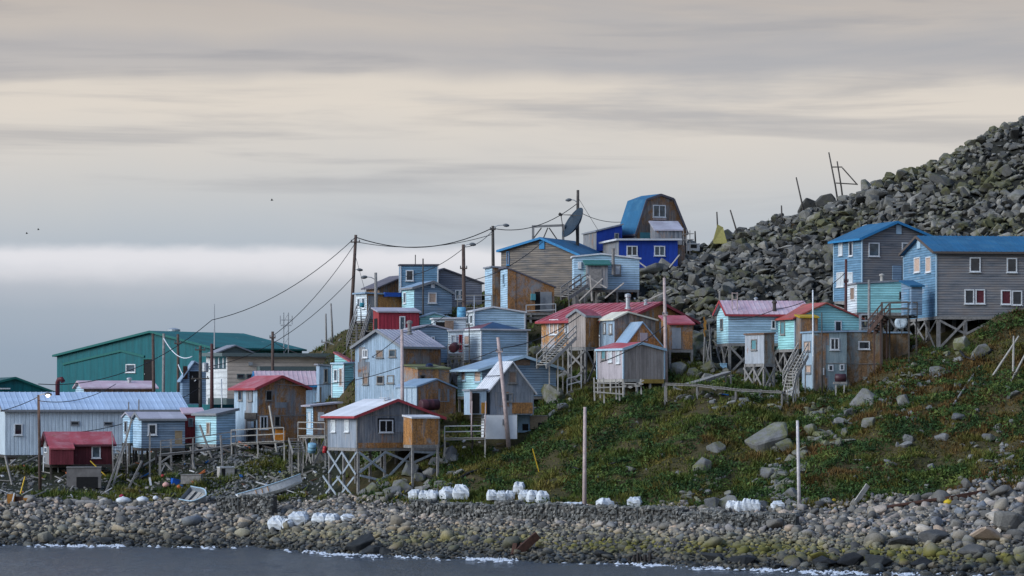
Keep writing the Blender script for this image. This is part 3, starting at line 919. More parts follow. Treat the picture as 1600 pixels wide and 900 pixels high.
# ================================================================== lower left
# pale steel warehouse on piles
r, v = home('warehouse', 'long pale steel warehouse with ribbed front beside the lit street lamp', 'warehouse', -12, 8, 290, 258, 6, 711, 'L',
            [(0, 641), (0.5, 615), (1, 641)], RIBW, roofm('pale_blue_roof', (0.42, 0.53, 0.68), 0.4, 0.0, 0.3, (0.5, 0.6, 0.72)), oh=0.3, ribs=0.45, trim=T_GREY)
win(v, 'R', (22, 662, 35, 680), 'd'); win(v, 'R', (110, 658, 124, 665), 'd', T_GREY); win(v, 'R', (162, 659, 176, 665), 'd', T_GREY)
mb = MB(); mb.pbox(v.w(0.1, 0.25, v.zf - 0.55), v.ur * (v.R - 0.2), v.ul * 0.2, (0, 0, 0.54)); mb.build('skirt', PLANKB, r)
stilts(v, 6, 2, 0.2, DARKWOOD, False)
mb = MB(); e = PT(90, 612, 261)
mb.tube([e - Vector((0, 0, 0.3)), e + Vector((0, 0, 0.75)), e + Vector((0.12, -.1, 1.0)), e + Vector((0.36, -.25, 1.05)), e + Vector((0.5, -.35, 0.8))], 0.19, 10)
mb.build('vent_pipe', plain('maroon_pipe', (0.08, 0.015, 0.02), 0.5), r, smooth=True)

r, v = home('green_hall', 'dark green steel hall with low roof behind the pale warehouse end', 'building', -95, -62, 80, 302, 8, 660, 'R',
            [(0, 612), (0.6, 591), (1, 612)], GREENS, R_DKGRN, oh=0.3, trim=T_GREEN)
mb = MB(); mb.pbox(v.w(v.onR(0), -0.5, ZP(608, 300)), v.ur * 0.9, v.ul * 0.3, (0, 0, 0.12)); mb.build('floodlight', WHITE, r)

# red hut
r, v = home('red_hut', 'small red roofed hut with dark red walls in front of the pale warehouse', 'hut', 67, 78, 177, 246.5, 8, 726, 'L',
            [(0, 695), (0.5, 677), (1, 696)], REDW, R_RED, oh=0.22, wallL=PLANKG, trim=plain('maroon_trim', (0.10, 0.03, 0.04), 0.7))
win(v, 'R', (143, 697, 157, 716), 'b')
win(v, 'L', (70, 698, 74, 708), 'b')
v2 = vol(r, 76, 79, 115, 245.6, 8, 726, 'L', [(0, 702), (1, 694)], wallm('red_porch_planks', (0.15, 0.03, 0.04), 'vert', 0.15), R_RED, oh=0.08, L=0.85, names=('porch_wall', 'porch_roof'))
stilts(v, 4, 2, 0.15, DARKWOOD, False)

# grey-blue shed with pale gable
r, v = home('shed', 'grey blue clapboard shed with one white window and pale gable end', 'shed', 207, 221, 289, 250, 9, 700, 'L',
            [(0, 656), (0.5, 646), (1, 656)], GREYBLUE, R_LILAC, wallL=CYANB, oh=0.15, trim=T_GREY)
win(v, 'R', (231, 662, 245, 680), 'd', fw=0.12)
stilts(v, 4, 2, 0.15, DARKWOOD, False)
r, v = home('shed', 'narrow pale blue shed squeezed beside the warehouse corner', 'shed', 192, 203, 213, 254, 30, 692, 'L',
            [(0, 652), (0.5, 646), (1, 652)], CYANB, R_LILAC, oh=0.12)
win(v, 'L', (195, 658, 199, 676), 'd', T_GREY)
stilts(v, 2, 2, 0.14, DARKWOOD, False)
r, v = home('shed', 'narrow bright red shed between grey blue and cyan sheds', 'shed', 284, 288, 318, 252.5, 8, 692, 'L',
            [(0, 647), (1, 640)], REDP, R_PINK, oh=0.15)
win(v, 'R', (294, 653, 302, 666), 'b', T_GREY)
stilts(v, 2, 2, 0.14, DARKWOOD, False)
r, v = home('shed', 'pale cyan clapboard shed with narrow brown slit window', 'shed', 305, 338, 368, 250, 42, 694, 'R',
            [(0, 648), (1, 641)], CYANB, R_GREY, wallL=CYAN, oh=0.2, trim=T_GREY)
win(v, 'L', (323, 660, 329, 679), 'o', PALEWOOD)
stilts(v, 3, 3, 0.15, GREYWOOD, True)

# two-storey weathered house with red roof
r, v = home('house', 'two storey weathered plywood house with bright red roof by deck', 'house', 366, 402, 478, 252, 27, 691, 'R',
            [(0, 606), (0.47, 589), (1, 606)], PLYR, R_RED, wallL=PLYBL, oh=0.35, trim=T_RED)
patches(v, 'R', 7, [PLYG, PLYR, PLYO]); patches(v, 'L', 4, [PLYBL, PLYG])
for w in ((373, 610, 379, 626), (388, 610, 395, 627)): win(v, 'L', w, 'd', GREYWOOD)
win(v, 'R', (415, 610, 425, 626), 'k', GREYWOOD, fw=0.06)
win(v, 'R', (406, 650, 418, 671), 'd', WHITE, mull=2); win(v, 'R', (428, 650, 438, 667), 'd', GREYWOOD)
win(v, 'L', (386, 656, 400, 690), 'k', DARKWOOD, name='door')
panel(v, 'L', (384, 645, 402, 655), DARKWOOD, 'lintel_board', 0.12)
panel(v, 'R', (402, 648.4, 478, 649.6), GREYWOOD, 'seam_batten', 0.03)
stilts(v, 3, 3, 0.18, DARKWOOD, False)
# pale blue house with pink roof behind it
r, v = home('house', 'pale blue house with ribbed faded pink roof behind the weathered house', 'house', 398, 405, 507, 263, 8, 655, 'L',
            [(0, 600), (0.5, 582), (1, 600)], PLYBL, R_PINK, oh=0.3, ribs=0.4, trim=T_BLUE)
win(v, 'R', (490, 612, 496, 628), 'w', T_PALEB)
# beige school wing
r, v = home('school_wing', 'long beige building with dark eaves and green awning', 'building', 322, 355, 516, 276, 12, 632, 'L',
            [(0, 557), (1, 557)], BEIGE, T_GREYG, wallL=WHITES, oh=0.55, thick=0.3)
win(v, 'R', (370, 584, 382, 592), 'd', T_GREYG); win(v, 'R', (385, 584, 396, 592), 'd', T_GREYG)
a, z = v.face('R', 401, 568); b_, z2 = v.face('R', 488, 574)
mb = MB(); mb.pbox(v.w(a, -1.2, z - 0.75), v.ur * (b_ - a), v.ul * 1.2, (0, 0, 0.5)); mb.build('awning', T_GREYG, r)
panel(v, 'R', (388, 566, 394, 571), GALV, 'wall_lamp', 0.25)
panel(v, 'L', (327, 558, 353, 576), GLASS_B, 'clerestory', 0.03)
panel(v, 'L', (326, 622, 355, 632), T_GREYG, 'plinth', 0.06); panel(v, 'R', (355, 623, 516, 632), T_GREYG, 'plinth', 0.06)
for k in range(4): panel(v, 'L', (328 + k * 7, 559, 329.2 + k * 7, 575), WHITE, 'glazing_bar', 0.07)
v3 = vol(r, 331, 341, 392, 281, 20, 560, 'R', [(0, 551), (0.5, 541), (1, 551)], T_GREYG, R_GREY, oh=0.3, names=('loft_wall', 'loft_roof'), flat_foot=False)
mast = MB(); mast.tube([PT(335, 545, 280), PT(335, 475, 280)], [0.07, 0.03], 6); mast.build('antenna_mast', GALV, r)
# steel annexe and service building left of it
r, v = home('utility_shed', 'small grey blue utility shed under the crowded power poles', 'shed', 281, 285, 322, 270, 10, 632, 'R', [(0, 592), (0.5, 566), (1, 575)], SLATEB, R_STEELB, oh=0.2)
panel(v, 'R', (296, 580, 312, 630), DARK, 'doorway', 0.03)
panel(v, 'R', (286, 572, 293, 592), RUSTM, 'rusty_sheet', 0.06)

# the big green hall
r, v = home('green_gymnasium', 'huge teal green steel building with broad gable at the shore end', 'building', 89, 333, 472, 292, 50, 655, 'L',
            [(0, 544), (0.385, 519), (1, 556)], GREENS, R_GREEN, oh=0.3, trim=T_GREEN)
win(v, 'L', (197, 569, 212, 582), 'b')
win(v, 'L', (224, 560, 241, 606), 'k', T_GREEN, name='door')
for x0, y0, x1, y1 in ((99, 569, 190, 548), (190, 548, 226, 557)):
    a, z = v.face('L', x0, y0); b_, z2 = v.face('L', x1, y1)
    mb = MB(); mb.beam(v.w(-0.06, a, z), v.w(-0.06, b_, z2), 0.12, 0.2); mb.build('raised_trim', T_GREEN, r)
mb = MB(); q = PT(271, 518, 305); mb.lathe(q - Vector((0, 0, 0.3)), [(0.25, 0), (0.25, 0.3), (0.65, 0.32), (0.65, 0.5), (0.2, 0.65)], 14); mb.build('roof_vent', GALV, r)
r, v = home('storehouse', 'low storehouse with faded pink roof beside the teal green building', 'building', 118, 131, 243, 277, 8, 650, 'L',
            [(0, 607), (0.5, 597), (1, 607)], PLANKB, R_PINK, wallL=CYANB, oh=0.25)
chimney(r, 202, 590, 602, 280, 0.16)

# teal cottage under the green mound
r, v = home('cottage', 'tiny turquoise cottage with red lean to roof below the green mound', 'cottage', 519, 537, 553, 261, 40, 621, 'R',
            [(0, 569), (1, 568)], AQUA, T_PALEB, wallL=CYAN, oh=0.12, corner=WHITE)
win(v, 'L', (522, 577, 528, 596), 'b'); win(v, 'L', (530, 575, 536, 604), 'o', name='door')
vol(r, 523, 546, 552, 264.5, 62, 590, 'L', [(0, 566), (1, 553)], AQUA, R_RED, oh=0.1, names=('rear_wall', 'rear_roof'), flat_foot=False)
stilts(v, 2, 2, 0.16, DARKWOOD, True)
r, v = home('shed', 'plain blue grey plywood shed beside the turquoise cottage', 'shed', 494, 499, 518, 263, 14, 628, 'R', [(0, 571), (1, 573)], PLANKBL, R_GREY, oh=0.15)
win(v, 'R', (506, 576, 512, 598), 'd', GREYWOOD)
stilts(v, 2, 2, 0.16, DARKWOOD, True)

# ================================================================== centre
# tall blue-grey house
r, v = home('house', 'tall blue grey plank house with six small gable windows', 'house', 555, 627, 689, 248, 50, 640, 'L',
            [(0, 541), (0.5, 517), (1, 542)], PLANKB, R_LILAC, wallL=PLANKBL, oh=0.28, ribs=0.5, trim=T_GREY)
patches(v, 'L', 5, [PLANKG, PLYBL]); patches(v, 'R', 4, [PLYO, PLYR])
win(v, 'L', (567, 546, 575, 559), 'd', WHITE, mull=2); win(v, 'L', (588, 547, 599, 559), 'o', GREYWOOD); win(v, 'L', (608, 546, 619, 558), 'b', GREYWOOD)
win(v, 'L', (567, 582, 576, 601), 'o', GREYWOOD); win(v, 'L', (589, 587, 600, 600), 'd', GREYWOOD); win(v, 'L', (605, 586, 616, 599), 'b', GREYWOOD)
chimney(r, 640, 501, 522, 250, 0.16, GREYWOOD)
v2 = vol(r, 636, 653, 702, 245.5, 25, 600, 'L', [(0, 577), (1, 571)], PLYR, R_MOSS, oh=0.1, L=3.2, names=('lean_to_wall', 'lean_to_roof'))
win(v2, 'R', (656, 586, 664, 594), 'k', DARKWOOD)
mb = MB(); q = PT(671, 576, 246.5); mb.lathe(q, [(0.28, 0), (0.3, 0.1), (0.3, 0.3), (0.2, 0.38), (0.1, 0.42)], 12); mb.build('water_tank', plain('dark_blue_plastic', (0.01, 0.02, 0.06), 0.4), r)
r, v = home('shed', 'weathered brown shed with blue grey steel roof below the tall plank house', 'shed', 618, 652, 712, 241, 32, 646, 'R',
            [(0, 605), (0.5, 594), (1, 607)], PLYR, R_STEELB, wallL=PLYBL, oh=0.12)
patches(v, 'R', 5, [PLYG, PLYR, PLANKB])
for k in range(4): panel(v, 'L', (622 + 8 * k, 607, 628 + 8 * k, 640), plain('pale_door_paint', (0.36, 0.45, 0.53), 0.7), 'door_leaf', 0.05)
# stilt hut
r, v = home('stilt_hut', 'grey plank hut with white roof on tall crossed stilts', 'hut', 512, 558, 686, 231, 25, 700, 'R',
            [(0, 650), (0.47, 626), (1, 652)], PLANKG, R_WHITE, wallL=wallm('blue_grey_planks', (0.25, 0.29, 0.345), 'vert', 0.4), oh=0.38, trim=T_RED, corner=GREYWOOD)
patches(v, 'R', 3, [PLANKG, PLYG], 0.05, 0.6)
win(v, 'L', (518, 656, 525, 675), 'w'); win(v, 'L', (539, 656, 546, 675), 'w')
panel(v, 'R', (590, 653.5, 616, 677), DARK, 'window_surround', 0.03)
win(v, 'R', (592, 656, 614, 676), 'b', WHITE, mull=2)
v2 = vol(r, 640, 644, 685, 229.8, 25, 695, 'L', [(0, 654), (1, 651)], PLYO, R_WHITE, oh=0.08, L=1.5, names=('lean_to_wall', 'lean_to_roof'))
panel(v, 'R', (558, 648.2, 640, 649.2), GREYWOOD, 'seam_batten', 0.04)
panel(v, 'R', (636, 662, 640, 674), WHITE, 'meter_box', 0.15)
mb = MB(); a, z = v.face('R', 638, 635); mb.tube([v.w(a, -.08, ZP(662, 232)), v.w(a, -.08, z + .3)], 0.04, 6); mb.build('conduit', GALV, r)
panel(v, 'R', (558, 692, 640, 699.5), PLYO, 'stained_skirt', 0.035)
stilts(v, 4, 3, 0.17, GREYWOOD, True, bmat=plain('pale_blue_brace_wood', (0.27, 0.31, 0.35), 0.85, 0.35))
stilts(v2, 2, 1, 0.15, GREYWOOD, False)
mb = MB(); q = PT(601, 628, 233); mb.lathe(q, [(0.05, -0.1), (0.05, 0.25), (0.4, 0.28), (0.4, 0.32)], 12); mb.build('roof_dish', WHITE, r)
# small porch house left of it
r, v = home('cabin', 'flat roofed cabin with rusty wall and railed porch behind the stilt hut', 'cabin', 479, 489, 527, 245, 20, 679, 'R',
            [(0, 635), (1, 631)], PLYR, R_LILAC, wallL=CYANB, oh=0.35)
win(v, 'L', (481, 642, 487, 670), 'w', T_PALEB, name='door'); panel(v, 'R', (497, 644, 506, 658), WHITE, 'notice_board', 0.05)
stilts(v, 3, 2, 0.15, GREYWOOD, True)

# upper left cluster on the mound
r, v = home('house', 'brown house with dark shingled roof behind the tall blue box house', 'house', 572, 593, 664, 280, 25, 470, 'R',
            [(0, 449), (0.55, 432), (1, 444)], PLANKB, R_PURP, oh=0.35)
r, v = home('porch_house', 'white fronted cabin with rusty side and blue tarpaulin eave', 'cabin', 556, 573, 628, 271, 22, 500, 'R',
            [(0, 459), (1, 462)], PLYO, R_STEELB, wallL=WHITEC, oh=0.25)
win(v, 'L', (559, 466, 563, 480), 'b'); win(v, 'L', (566, 465, 571, 482), 'b')
panel(v, 'R', (575, 462, 585, 500), PLANKG, 'entry_panel', 0.08)
panel(v, 'R', (599, 457, 628, 464), plain('blue_tarpaulin', (0.015, 0.07, 0.34), 0.5), 'tarpaulin', 0.35)
stilts(v, 3, 2, 0.16, GREYWOOD, False)
r, v = home('box_house', 'tall flat roofed blue clapboard house with one upstairs window', 'house', 624, 626, 684, 277, 5, 470, 'R',
            [(0, 415), (1, 415)], BLUEC, R_PURP, oh=0.12, corner=WHITE)
win(v, 'R', (634, 422, 646, 439), 'd')
mb = MB(); mb.tube([PT(649, 413, 278), PT(649, 398, 278)], 0.04, 6); mb.build('roof_pipe', DARKWOOD, r)
r, v = home('house', 'slate blue gabled house with white gable vent below the blue box house', 'house', 628, 647, 706, 269, 20, 490, 'R',
            [(0, 450), (0.5, 441), (1, 458)], SLATEB, R_STEELB, wallL=CYAN, oh=0.2, trim=T_GREY)
win(v, 'R', (669, 457, 682, 474), 'p'); win(v, 'L', (631, 457, 635, 474), 'b')
panel(v, 'R', (673, 443, 679, 450), WHITE, 'gable_vent', 0.06)
r, v = home('house', 'grey gabled house with long descending roof by the mast poles', 'house', 655, 662, 753, 278, 12, 480, 'R',
            [(0, 438), (0.34, 421), (1, 443)], wallm('grey_lap', (0.2, 0.21, 0.25), 'clap', 0.3), R_PURP, oh=0.2)
win(v, 'R', (711, 453, 718, 468), 'b'); win(v, 'R', (718.5, 453, 724, 468), 'b')
r, v = home('red_shed', 'flat red ribbed shed on the mound edge with pale door', 'shed', 583, 592, 655, 261, 12, 523, 'L',
            [(0, 488), (1, 483)], RIBR, R_LILAC, oh=0.15, wallL=REDP)
win(v, 'R', (624, 494, 633, 516), 'b', WHITE, name='door'); panel(v, 'L', (585, 498, 590, 516), DARK, 'doorway', 0.03)
r, v = home('shed', 'low turquoise shed with grey roof beside the flat red shed', 'shed', 651, 656, 702, 262.5, 10, 520, 'R',
            [(0, 497), (0.5, 490), (1, 497)], AQUA, R_STEELB, oh=0.15)
r, v = home('carport', 'small white open fronted carport above the blue grey gabled cabin', 'carport', 674, 678, 728, 259, 8, 522, 'R', [(0, 499), (1, 498)], WHITEC, R_WHITE, oh=0.12)
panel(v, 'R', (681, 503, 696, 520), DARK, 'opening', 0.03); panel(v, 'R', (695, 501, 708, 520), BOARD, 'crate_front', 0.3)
r, v = home('cabin', 'blue grey gabled cabin behind the tall plank house roof', 'cabin', 634, 646, 702, 254, 14, 566, 'R',
            [(0, 514), (0.5, 509), (1, 516)], SLATEB, R_LILAC, oh=0.15)
win(v, 'R', (674, 526, 679, 533), 'b')
r, v = home('white_porch', 'bright white porch with red door beside a dark drum', 'porch', 697, 701, 724, 254.5, 8, 552, 'R', [(0, 518), (1, 517)], WHITEC, R_WHITE, oh=0.1)
win(v, 'R', (704, 523, 713, 545), 'w'); win(v, 'R', (717, 523, 722, 550), 'r', T_RED, name='door')
stilts(v, 3, 2, 0.14, GREYWOOD, True)
r, v = home('house', 'pale cyan house with low white trimmed gable above the hip roofed house', 'house', 727, 741, 820, 262, 12, 532, 'R',
            [(0, 487), (0.37, 481), (1, 489)], CYANB, R_WHITE, wallL=WHITEC, oh=0.15, corner=WHITE)
for k in range(2): win(v, 'L', (729 + 6 * k, 492, 733 + 6 * k, 506), 'b')
r, v = home('house', 'pale cyan house with maroon and dark blue hipped roof', 'house', 722, 752, 824, 255, 27, 562, 'R',
            [(0, 516), (1, 517)], CYANB, R_WHITE, wallL=WHITEC, oh=0.2, corner=WHITE)
win(v, 'L', (726, 524, 734, 539), 'p')
zt = v.P[0][1] + 0.13
c = [v.w(-.1, -.1, zt), v.w(v.R * .86, -.1, zt), v.w(v.R * .86, v.L + .1, zt), v.w(-.1, v.L + .1, zt)]
ap = v.w(v.R * 0.42, v.L * 0.4, ZP(503, 257))
mb = MB(); mb.poly([c[0], c[1], ap], 1); mb.poly([c[1], c[2], ap], 1); mb.poly([c[2], c[3], ap], 0); mb.poly([c[3], c[0], ap], 0); mb.poly(c[::-1], 0)
mb.build('hip_roof', [R_MAROON, roofm('dark_blue_roof', (0.02, 0.06, 0.13), 0.5, 0.0, 0.1)], r)
stilts(v, 3, 3, 0.15, GREYWOOD, False)
# pale house with big roof
r, v = home('house', 'pale blue house with broad grey roof behind the steep roofed cabin', 'house', 715, 753, 869, 243.5, 20, 619, 'R',
            [(0, 577), (0.55, 558), (1, 575)], SLATEB, R_STEELB, wallL=CYAN, oh=0.45, trim=T_PALEB)
win(v, 'L', (721, 579, 728, 595), 'o', T_PALEB); win(v, 'L', (742, 577, 752, 597), 'p', T_PALEB)
panel(v, 'R', (805, 562, 828, 571), BOARD, 'gable_boards', 0.04)
panel(v, 'R', (800, 600, 869, 619), SLATEB, 'lower_siding', 0.03)
stilts(v, 4, 3, 0.16, GREYWOOD, False)
# steep grey cabin
r, v = home('steep_cabin', 'grey weathered cabin with steep pale steel roof and white base', 'cabin', 737, 766, 834, 235.5, 22, 648, 'R',
            [(0, 609), (0.5, 567), (1, 612)], PLYG, R_WHITE, wallL=PLANKG, oh=0.2, ribs=0.5, L=2.6)
patches(v, 'R', 6, [PLYG, PLANKG, PLYR])
win(v, 'R', (794, 580, 807, 599), 'o', GREYWOOD); win(v, 'R', (789, 614, 801, 628), 'd', GREYWOOD)
panel(v, 'R', (800, 629, 832, 646), PLYO, 'stained_panel', 0.035)
v2 = vol(r, 730, 736, 760, 234.8, 15, 648, 'R', [(0, 611), (1, 610)], PLYBL, R_GREY, oh=0.12, L=2.0, names=('porch_wall', 'porch_roof'))
panel(v2, 'R', (737, 614, 749, 646), DARK, 'doorway', 0.04); panel(v2, 'R', (752, 629, 760, 646), plain('ochre_board', (0.36, 0.17, 0.03), 0.8, 0.3), 'board', 0.07)
panel(v2, 'R', (734, 612, 737, 646), PINKWOOD, 'door_post', 0.12)
v3 = vol(r, 755, 759, 808, 234.6, 12, 686, 'L', [(0, 648.8), (1, 648.8)], plain('whitewash', (0.78, 0.80, 0.82), 0.8, 0.1, 1.5), WHITE, oh=0.0, L=1.6, names=('base_wall', 'base_cap'), thick=0.02)
panel(v3, 'R', (785, 655, 789, 664), T_GREY, 'vent', 0.08)
stairs('grey stairs climbing to the dark doorway of the steep cabin', PT(748, 648, 234.0), PT(747, 683, 232.4), 1.0, 8, DARKWOOD, True, rmat=PINKWOOD)

# ================================================================== long red-roofed house group
r, v = home('house', 'long orange stained house with faded red roof on stilts', 'house', 846, 972, 1084, 250, 50, 542, 'R',
            [(0, 500), (0.5, 474), (1, 504)], PLYO, R_RED, wallL=wallm('grey_orange_plywood', (0.40, 0.44, 0.49), 'ply', 0.2, 0.8, rc=(0.40, 0.18, 0.04)), oh=0.35, trim=T_RED, ribs=0.6)
patches(v, 'R', 4, [PLYR, PLYG]); patches(v, 'L', 4, [PLYG, PLYO])
win(v, 'L', (859, 499, 873, 523), 'p', WHITE, mull=2); win(v, 'L', (883, 500, 889, 521), 'w')
stilts(v, 3, 4, 0.2, GREYWOOD, False)
chimney(r, 981, 459, 482, 252, 0.17); chimney(r, 1009, 468, 476, 253, 0.12)
v2 = vol(r, 888, 915, 936, 246.5, 52, 542, 'L', [(0, 494), (0.5, 485), (1, 495)], PLYO, R_RED, wallL=TANP, oh=0.12, names=('porch_wall', 'porch_roof'), trim=T_GREY)
stilts(v2, 2, 2, 0.18, GREYWOOD, True)
v3 = vol(r, 937, 960, 1024, 245, 24, 546, 'R', [(0, 499), (0.32, 489), (1, 501)], PLANKB, R_CREAM, wallL=PLANKBL, oh=0.18, names=('wing_wall', 'wing_roof'))
win(v3, 'L', (943, 504, 947, 521), 'w', GREYWOOD); win(v3, 'L', (952, 506, 957, 522), 'w', GREYWOOD)
win(v, 'L', (934, 500, 941, 525), 'b', WHITE)
v4 = vol(r, 953, 976, 1036, 243, 26, 562, 'R', [(0, 543), (0.47, 505), (1, 543)], PLYO, R_STEELB, oh=0.16, names=('dormer_wall', 'dormer_roof'), ohg=0.06)
panel(v4, 'R', (1000, 520, 1012, 533), PINKP, 'gable_hatch', 0.06)
v5 = vol(r, 933, 974, 1038, 241, 33, 592, 'R', [(0, 546), (0.42, 537), (1, 547)], TANP, R_RED, wallL=PINKP, oh=0.12, names=('lower_wall', 'lower_roof'), corner=T_PALEB, trim=T_PALEB)
win(v5, 'L', (940, 546, 947, 562), 't', GREYWOOD); win(v5, 'L', (951, 546, 957, 566), 'w', WHITE); win(v5, 'L', (963, 547, 969, 568), 'w', WHITE)
stilts(v5, 4, 3, 0.14, PALEWOOD, False)
panel(v5, 'R', (1003, 592.5, 1037, 599), plain('yellow_board', (0.38, 0.25, 0.06), 0.8, 0.3), 'skirt_board', 0.05)
v6 = vol(r, 1041, 1046, 1082, 246.5, 15, 546, 'L', [(0, 507), (1, 496)], PLYR, R_RED, oh=0.18, L=2.5, names=('lean_to_wall', 'lean_to_roof'))
panel(v6, 'R', (1050, 512, 1064, 545), PLYG, 'door_leaf', 0.05)
panel(v6, 'R', (1046, 506, 1082, 508), T_RED, 'drip_board', 0.25)
stairs('long timber stairs up to the porch of the orange house', PT(893, 528, 245.5), PT(846, 574, 243.5), 1.1, 13, PALEWOOD, True)
stilts(v6, 2, 2, 0.16, GREYWOOD, False)

# ================================================================== upper centre
r, v = home('house', 'big weathered clapboard house with bright blue roof under dark dish', 'house', 783, 903, 952, 276, 66, 490, 'L',
            [(0, 398), (0.47, 373), (1, 392)], WEATHB, R_BLUE, wallL=WEATHB, oh=0.3, trim=T_BLUE)
panel(v, 'L', (843, 376, 851, 389), T_BLUE, 'gable_vent', 0.08); win(v, 'L', (792, 393, 796, 414), 'o', T_BLUE)
v2 = vol(r, 765, 769, 787, 272, 12, 492, 'R', [(0, 418), (1, 419)], PLANKB, R_GREY, wallL=CYANB, oh=0.15, L=3, names=('closet_wall', 'closet_roof'))
v3 = vol(r, 782, 793, 866, 269, 12, 488, 'R', [(0, 420), (1, 449)], PLYR, R_PURP, wallL=CYANB, oh=0.15, names=('shed_wall', 'shed_roof'))
win(v3, 'L', (786, 428, 789, 445), 'b', T_PALEB); panel(v3, 'R', (829, 459, 836, 469), TEALC, 'electric_box', 0.25)
panel(v3, 'R', (836, 456, 844, 487), DARK, 'doorway', 0.03); panel(v3, 'R', (844, 456, 862, 487), PLYG, 'shed_door', 0.05)
stilts(v3, 3, 2, 0.15, GREYWOOD, False)
r, v = home('house', 'low cyan clapboard house with green metal porch canopy', 'house', 894, 897, 999, 267, 5, 452, 'R',
            [(0, 402), (0.42, 398), (1, 405)], CYANB, R_WHITE, oh=0.15)
patches(v, 'R', 2, [CYAN, PLYG])
v2 = vol(r, 915, 918, 950, 265.2, 5, 450, 'L', [(0, 414), (1, 409)], PLANKG, plain('green_canopy', (0.03, 0.14, 0.12), 0.5), oh=0.25, L=1.7, names=('porch_wall', 'porch_canopy'))
panel(v2, 'R', (922, 420, 940, 450), GREYWOOD, 'porch_door', 0.05)
panel(v, 'R', (903, 409, 908, 420), WHITE, 'meter_box', 0.2); win(v, 'R', (960, 413, 970, 430), 'w', GREYWOOD)
mb = MB(); q = PT(958, 418, 265.5); mb.tube([q - Vector((0, 0, 0.6)), q + Vector((0, 0, 1.6))], 0.13, 8); mb.build('stovepipe', GREYWOOD, r)
stilts(v, 4, 2, 0.16, GREYWOOD, False)
stairs('grey steps below the cyan house with the green canopy', PT(913, 446, 265.0), PT(882, 467, 263.5), 0.9, 7, GREYWOOD, True)
# gambrel house
r, v = home('gambrel_house', 'barn roofed house with blue side and weathered gable on ridge', 'house', 966, 994, 1072, 286, 30, 392, 'R',
            [(0, 362), (0.2, 313), (0.48, 305), (0.74, 312), (1, 362)], PLANKB, R_BLUE, oh=0.12, wallL=PLANKG, trim=R_PURP)
win(v, 'R', (1020, 320, 1040, 340), 'b', WHITE, mull=2)
panel(v, 'R', (1020, 341, 1040, 344), PINKWOOD, 'ledge', 0.15); panel(v, 'R', (1000, 363, 1016, 375), TEALC, 'teal_panel', 0.05)
v2 = vol(r, 1020, 1024, 1066, 283, 12, 382, 'L', [(0, 360), (1, 348)], PLANKG, R_LILAC, oh=0.12, L=2.2, names=('shed_wall', 'shed_roof'))
v3 = vol(r, 921, 932, 972, 285, 14, 392, 'R', [(0, 362), (1, 352)], ROYAL, R_GREY, wallL=PLANKG, oh=0.12, L=5, names=('wing_wall', 'wing_roof'))
win(v3, 'R', (960, 364, 967, 376), 'b', T_GREY)
r, v = home('blue_cabin', 'flat roofed royal blue cabin perched above the boulders', 'cabin', 942, 967, 1059, 276, 14, 418, 'R',
            [(0, 376), (1, 376)], ROYAL, R_WHITE, wallL=PLANKG, oh=0.3, thick=0.16)
win(v, 'R', (979, 384, 996, 400), 'd', mull=2); win(v, 'R', (1022, 384, 1039, 400), 'b', mull=2)
stilts(v, 4, 2, 0.18, GREYWOOD, False)
mb = MB()
q = v.w(v.R + .1, 1.0, 0); mb.pbox(v.w(v.R + 0.02, 0.6, v.zf), v.ur * 0.8, v.ul * 2.0, (0, 0, 2.0)); mb.build('side_box', PLANKB, r)

# ================================================================== right
r, v = home('house', 'cyan clapboard house with faded pink steel roof on short stilts', 'house', 1120, 1138, 1262, 246, 13, 536, 'L',
            [(0, 491), (0.5, 472), (1, 491)], CYANB, R_PINK, wallL=CYAN, oh=0.25, ribs=0.4, trim=T_RED)
win(v, 'L', (1126, 498, 1130, 515), 'b', GREYWOOD); win(v, 'R', (1205, 500, 1212, 514), 'd')
chimney(r, 1210, 470, 487, 247, 0.14, DARKWOOD); chimney(r, 1181, 465, 473, 249, 0.12)
stilts(v, 4, 3, 0.18, GREYWOOD, True)
r2, v = home('rusty_box', 'small rust streaked plywood box room raised on stilts', 'shed', 1164, 1194, 1210, 240, 40, 568, 'R',
            [(0, 523), (1, 522)], PLYM, plain('rusted_sheet', (0.16, 0.10, 0.07), 0.8, 0.5), wallL=wallm('rust_streaked_sheet', (0.36, 0.39, 0.43), 'ply', 0.3, 0.35, rc=(0.22, 0.09, 0.05)), oh=0.08)
win(v, 'L', (1174, 530, 1183, 547), 't', GREYWOOD)
stilts(v, 2, 3, 0.15, GREYWOOD, True)
r, v = home('house', 'turquoise house with rusting red roof next to the rusty two storey', 'house', 1209, 1242, 1344, 243.5, 23, 545, 'R',
            [(0, 497), (0.47, 475), (1, 498)], AQUA, R_REDR, wallL=AQUA, oh=0.28, corner=T_PALEB)
win(v, 'L', (1220, 502, 1227, 523), 't', GREYWOOD); win(v, 'R', (1304, 501, 1315, 521), 'd')
v2 = vol(r, 1247, 1251, 1278, 242.0, 15, 545, 'L', [(0, 497), (1, 494)], PLANKB, plain('yellow_canopy', (0.42, 0.27, 0.02), 0.7, 0.3), oh=0.1, L=1.4, names=('porch_wall', 'porch_canopy'))
stilts(v, 3, 3, 0.17, GREYWOOD, True)
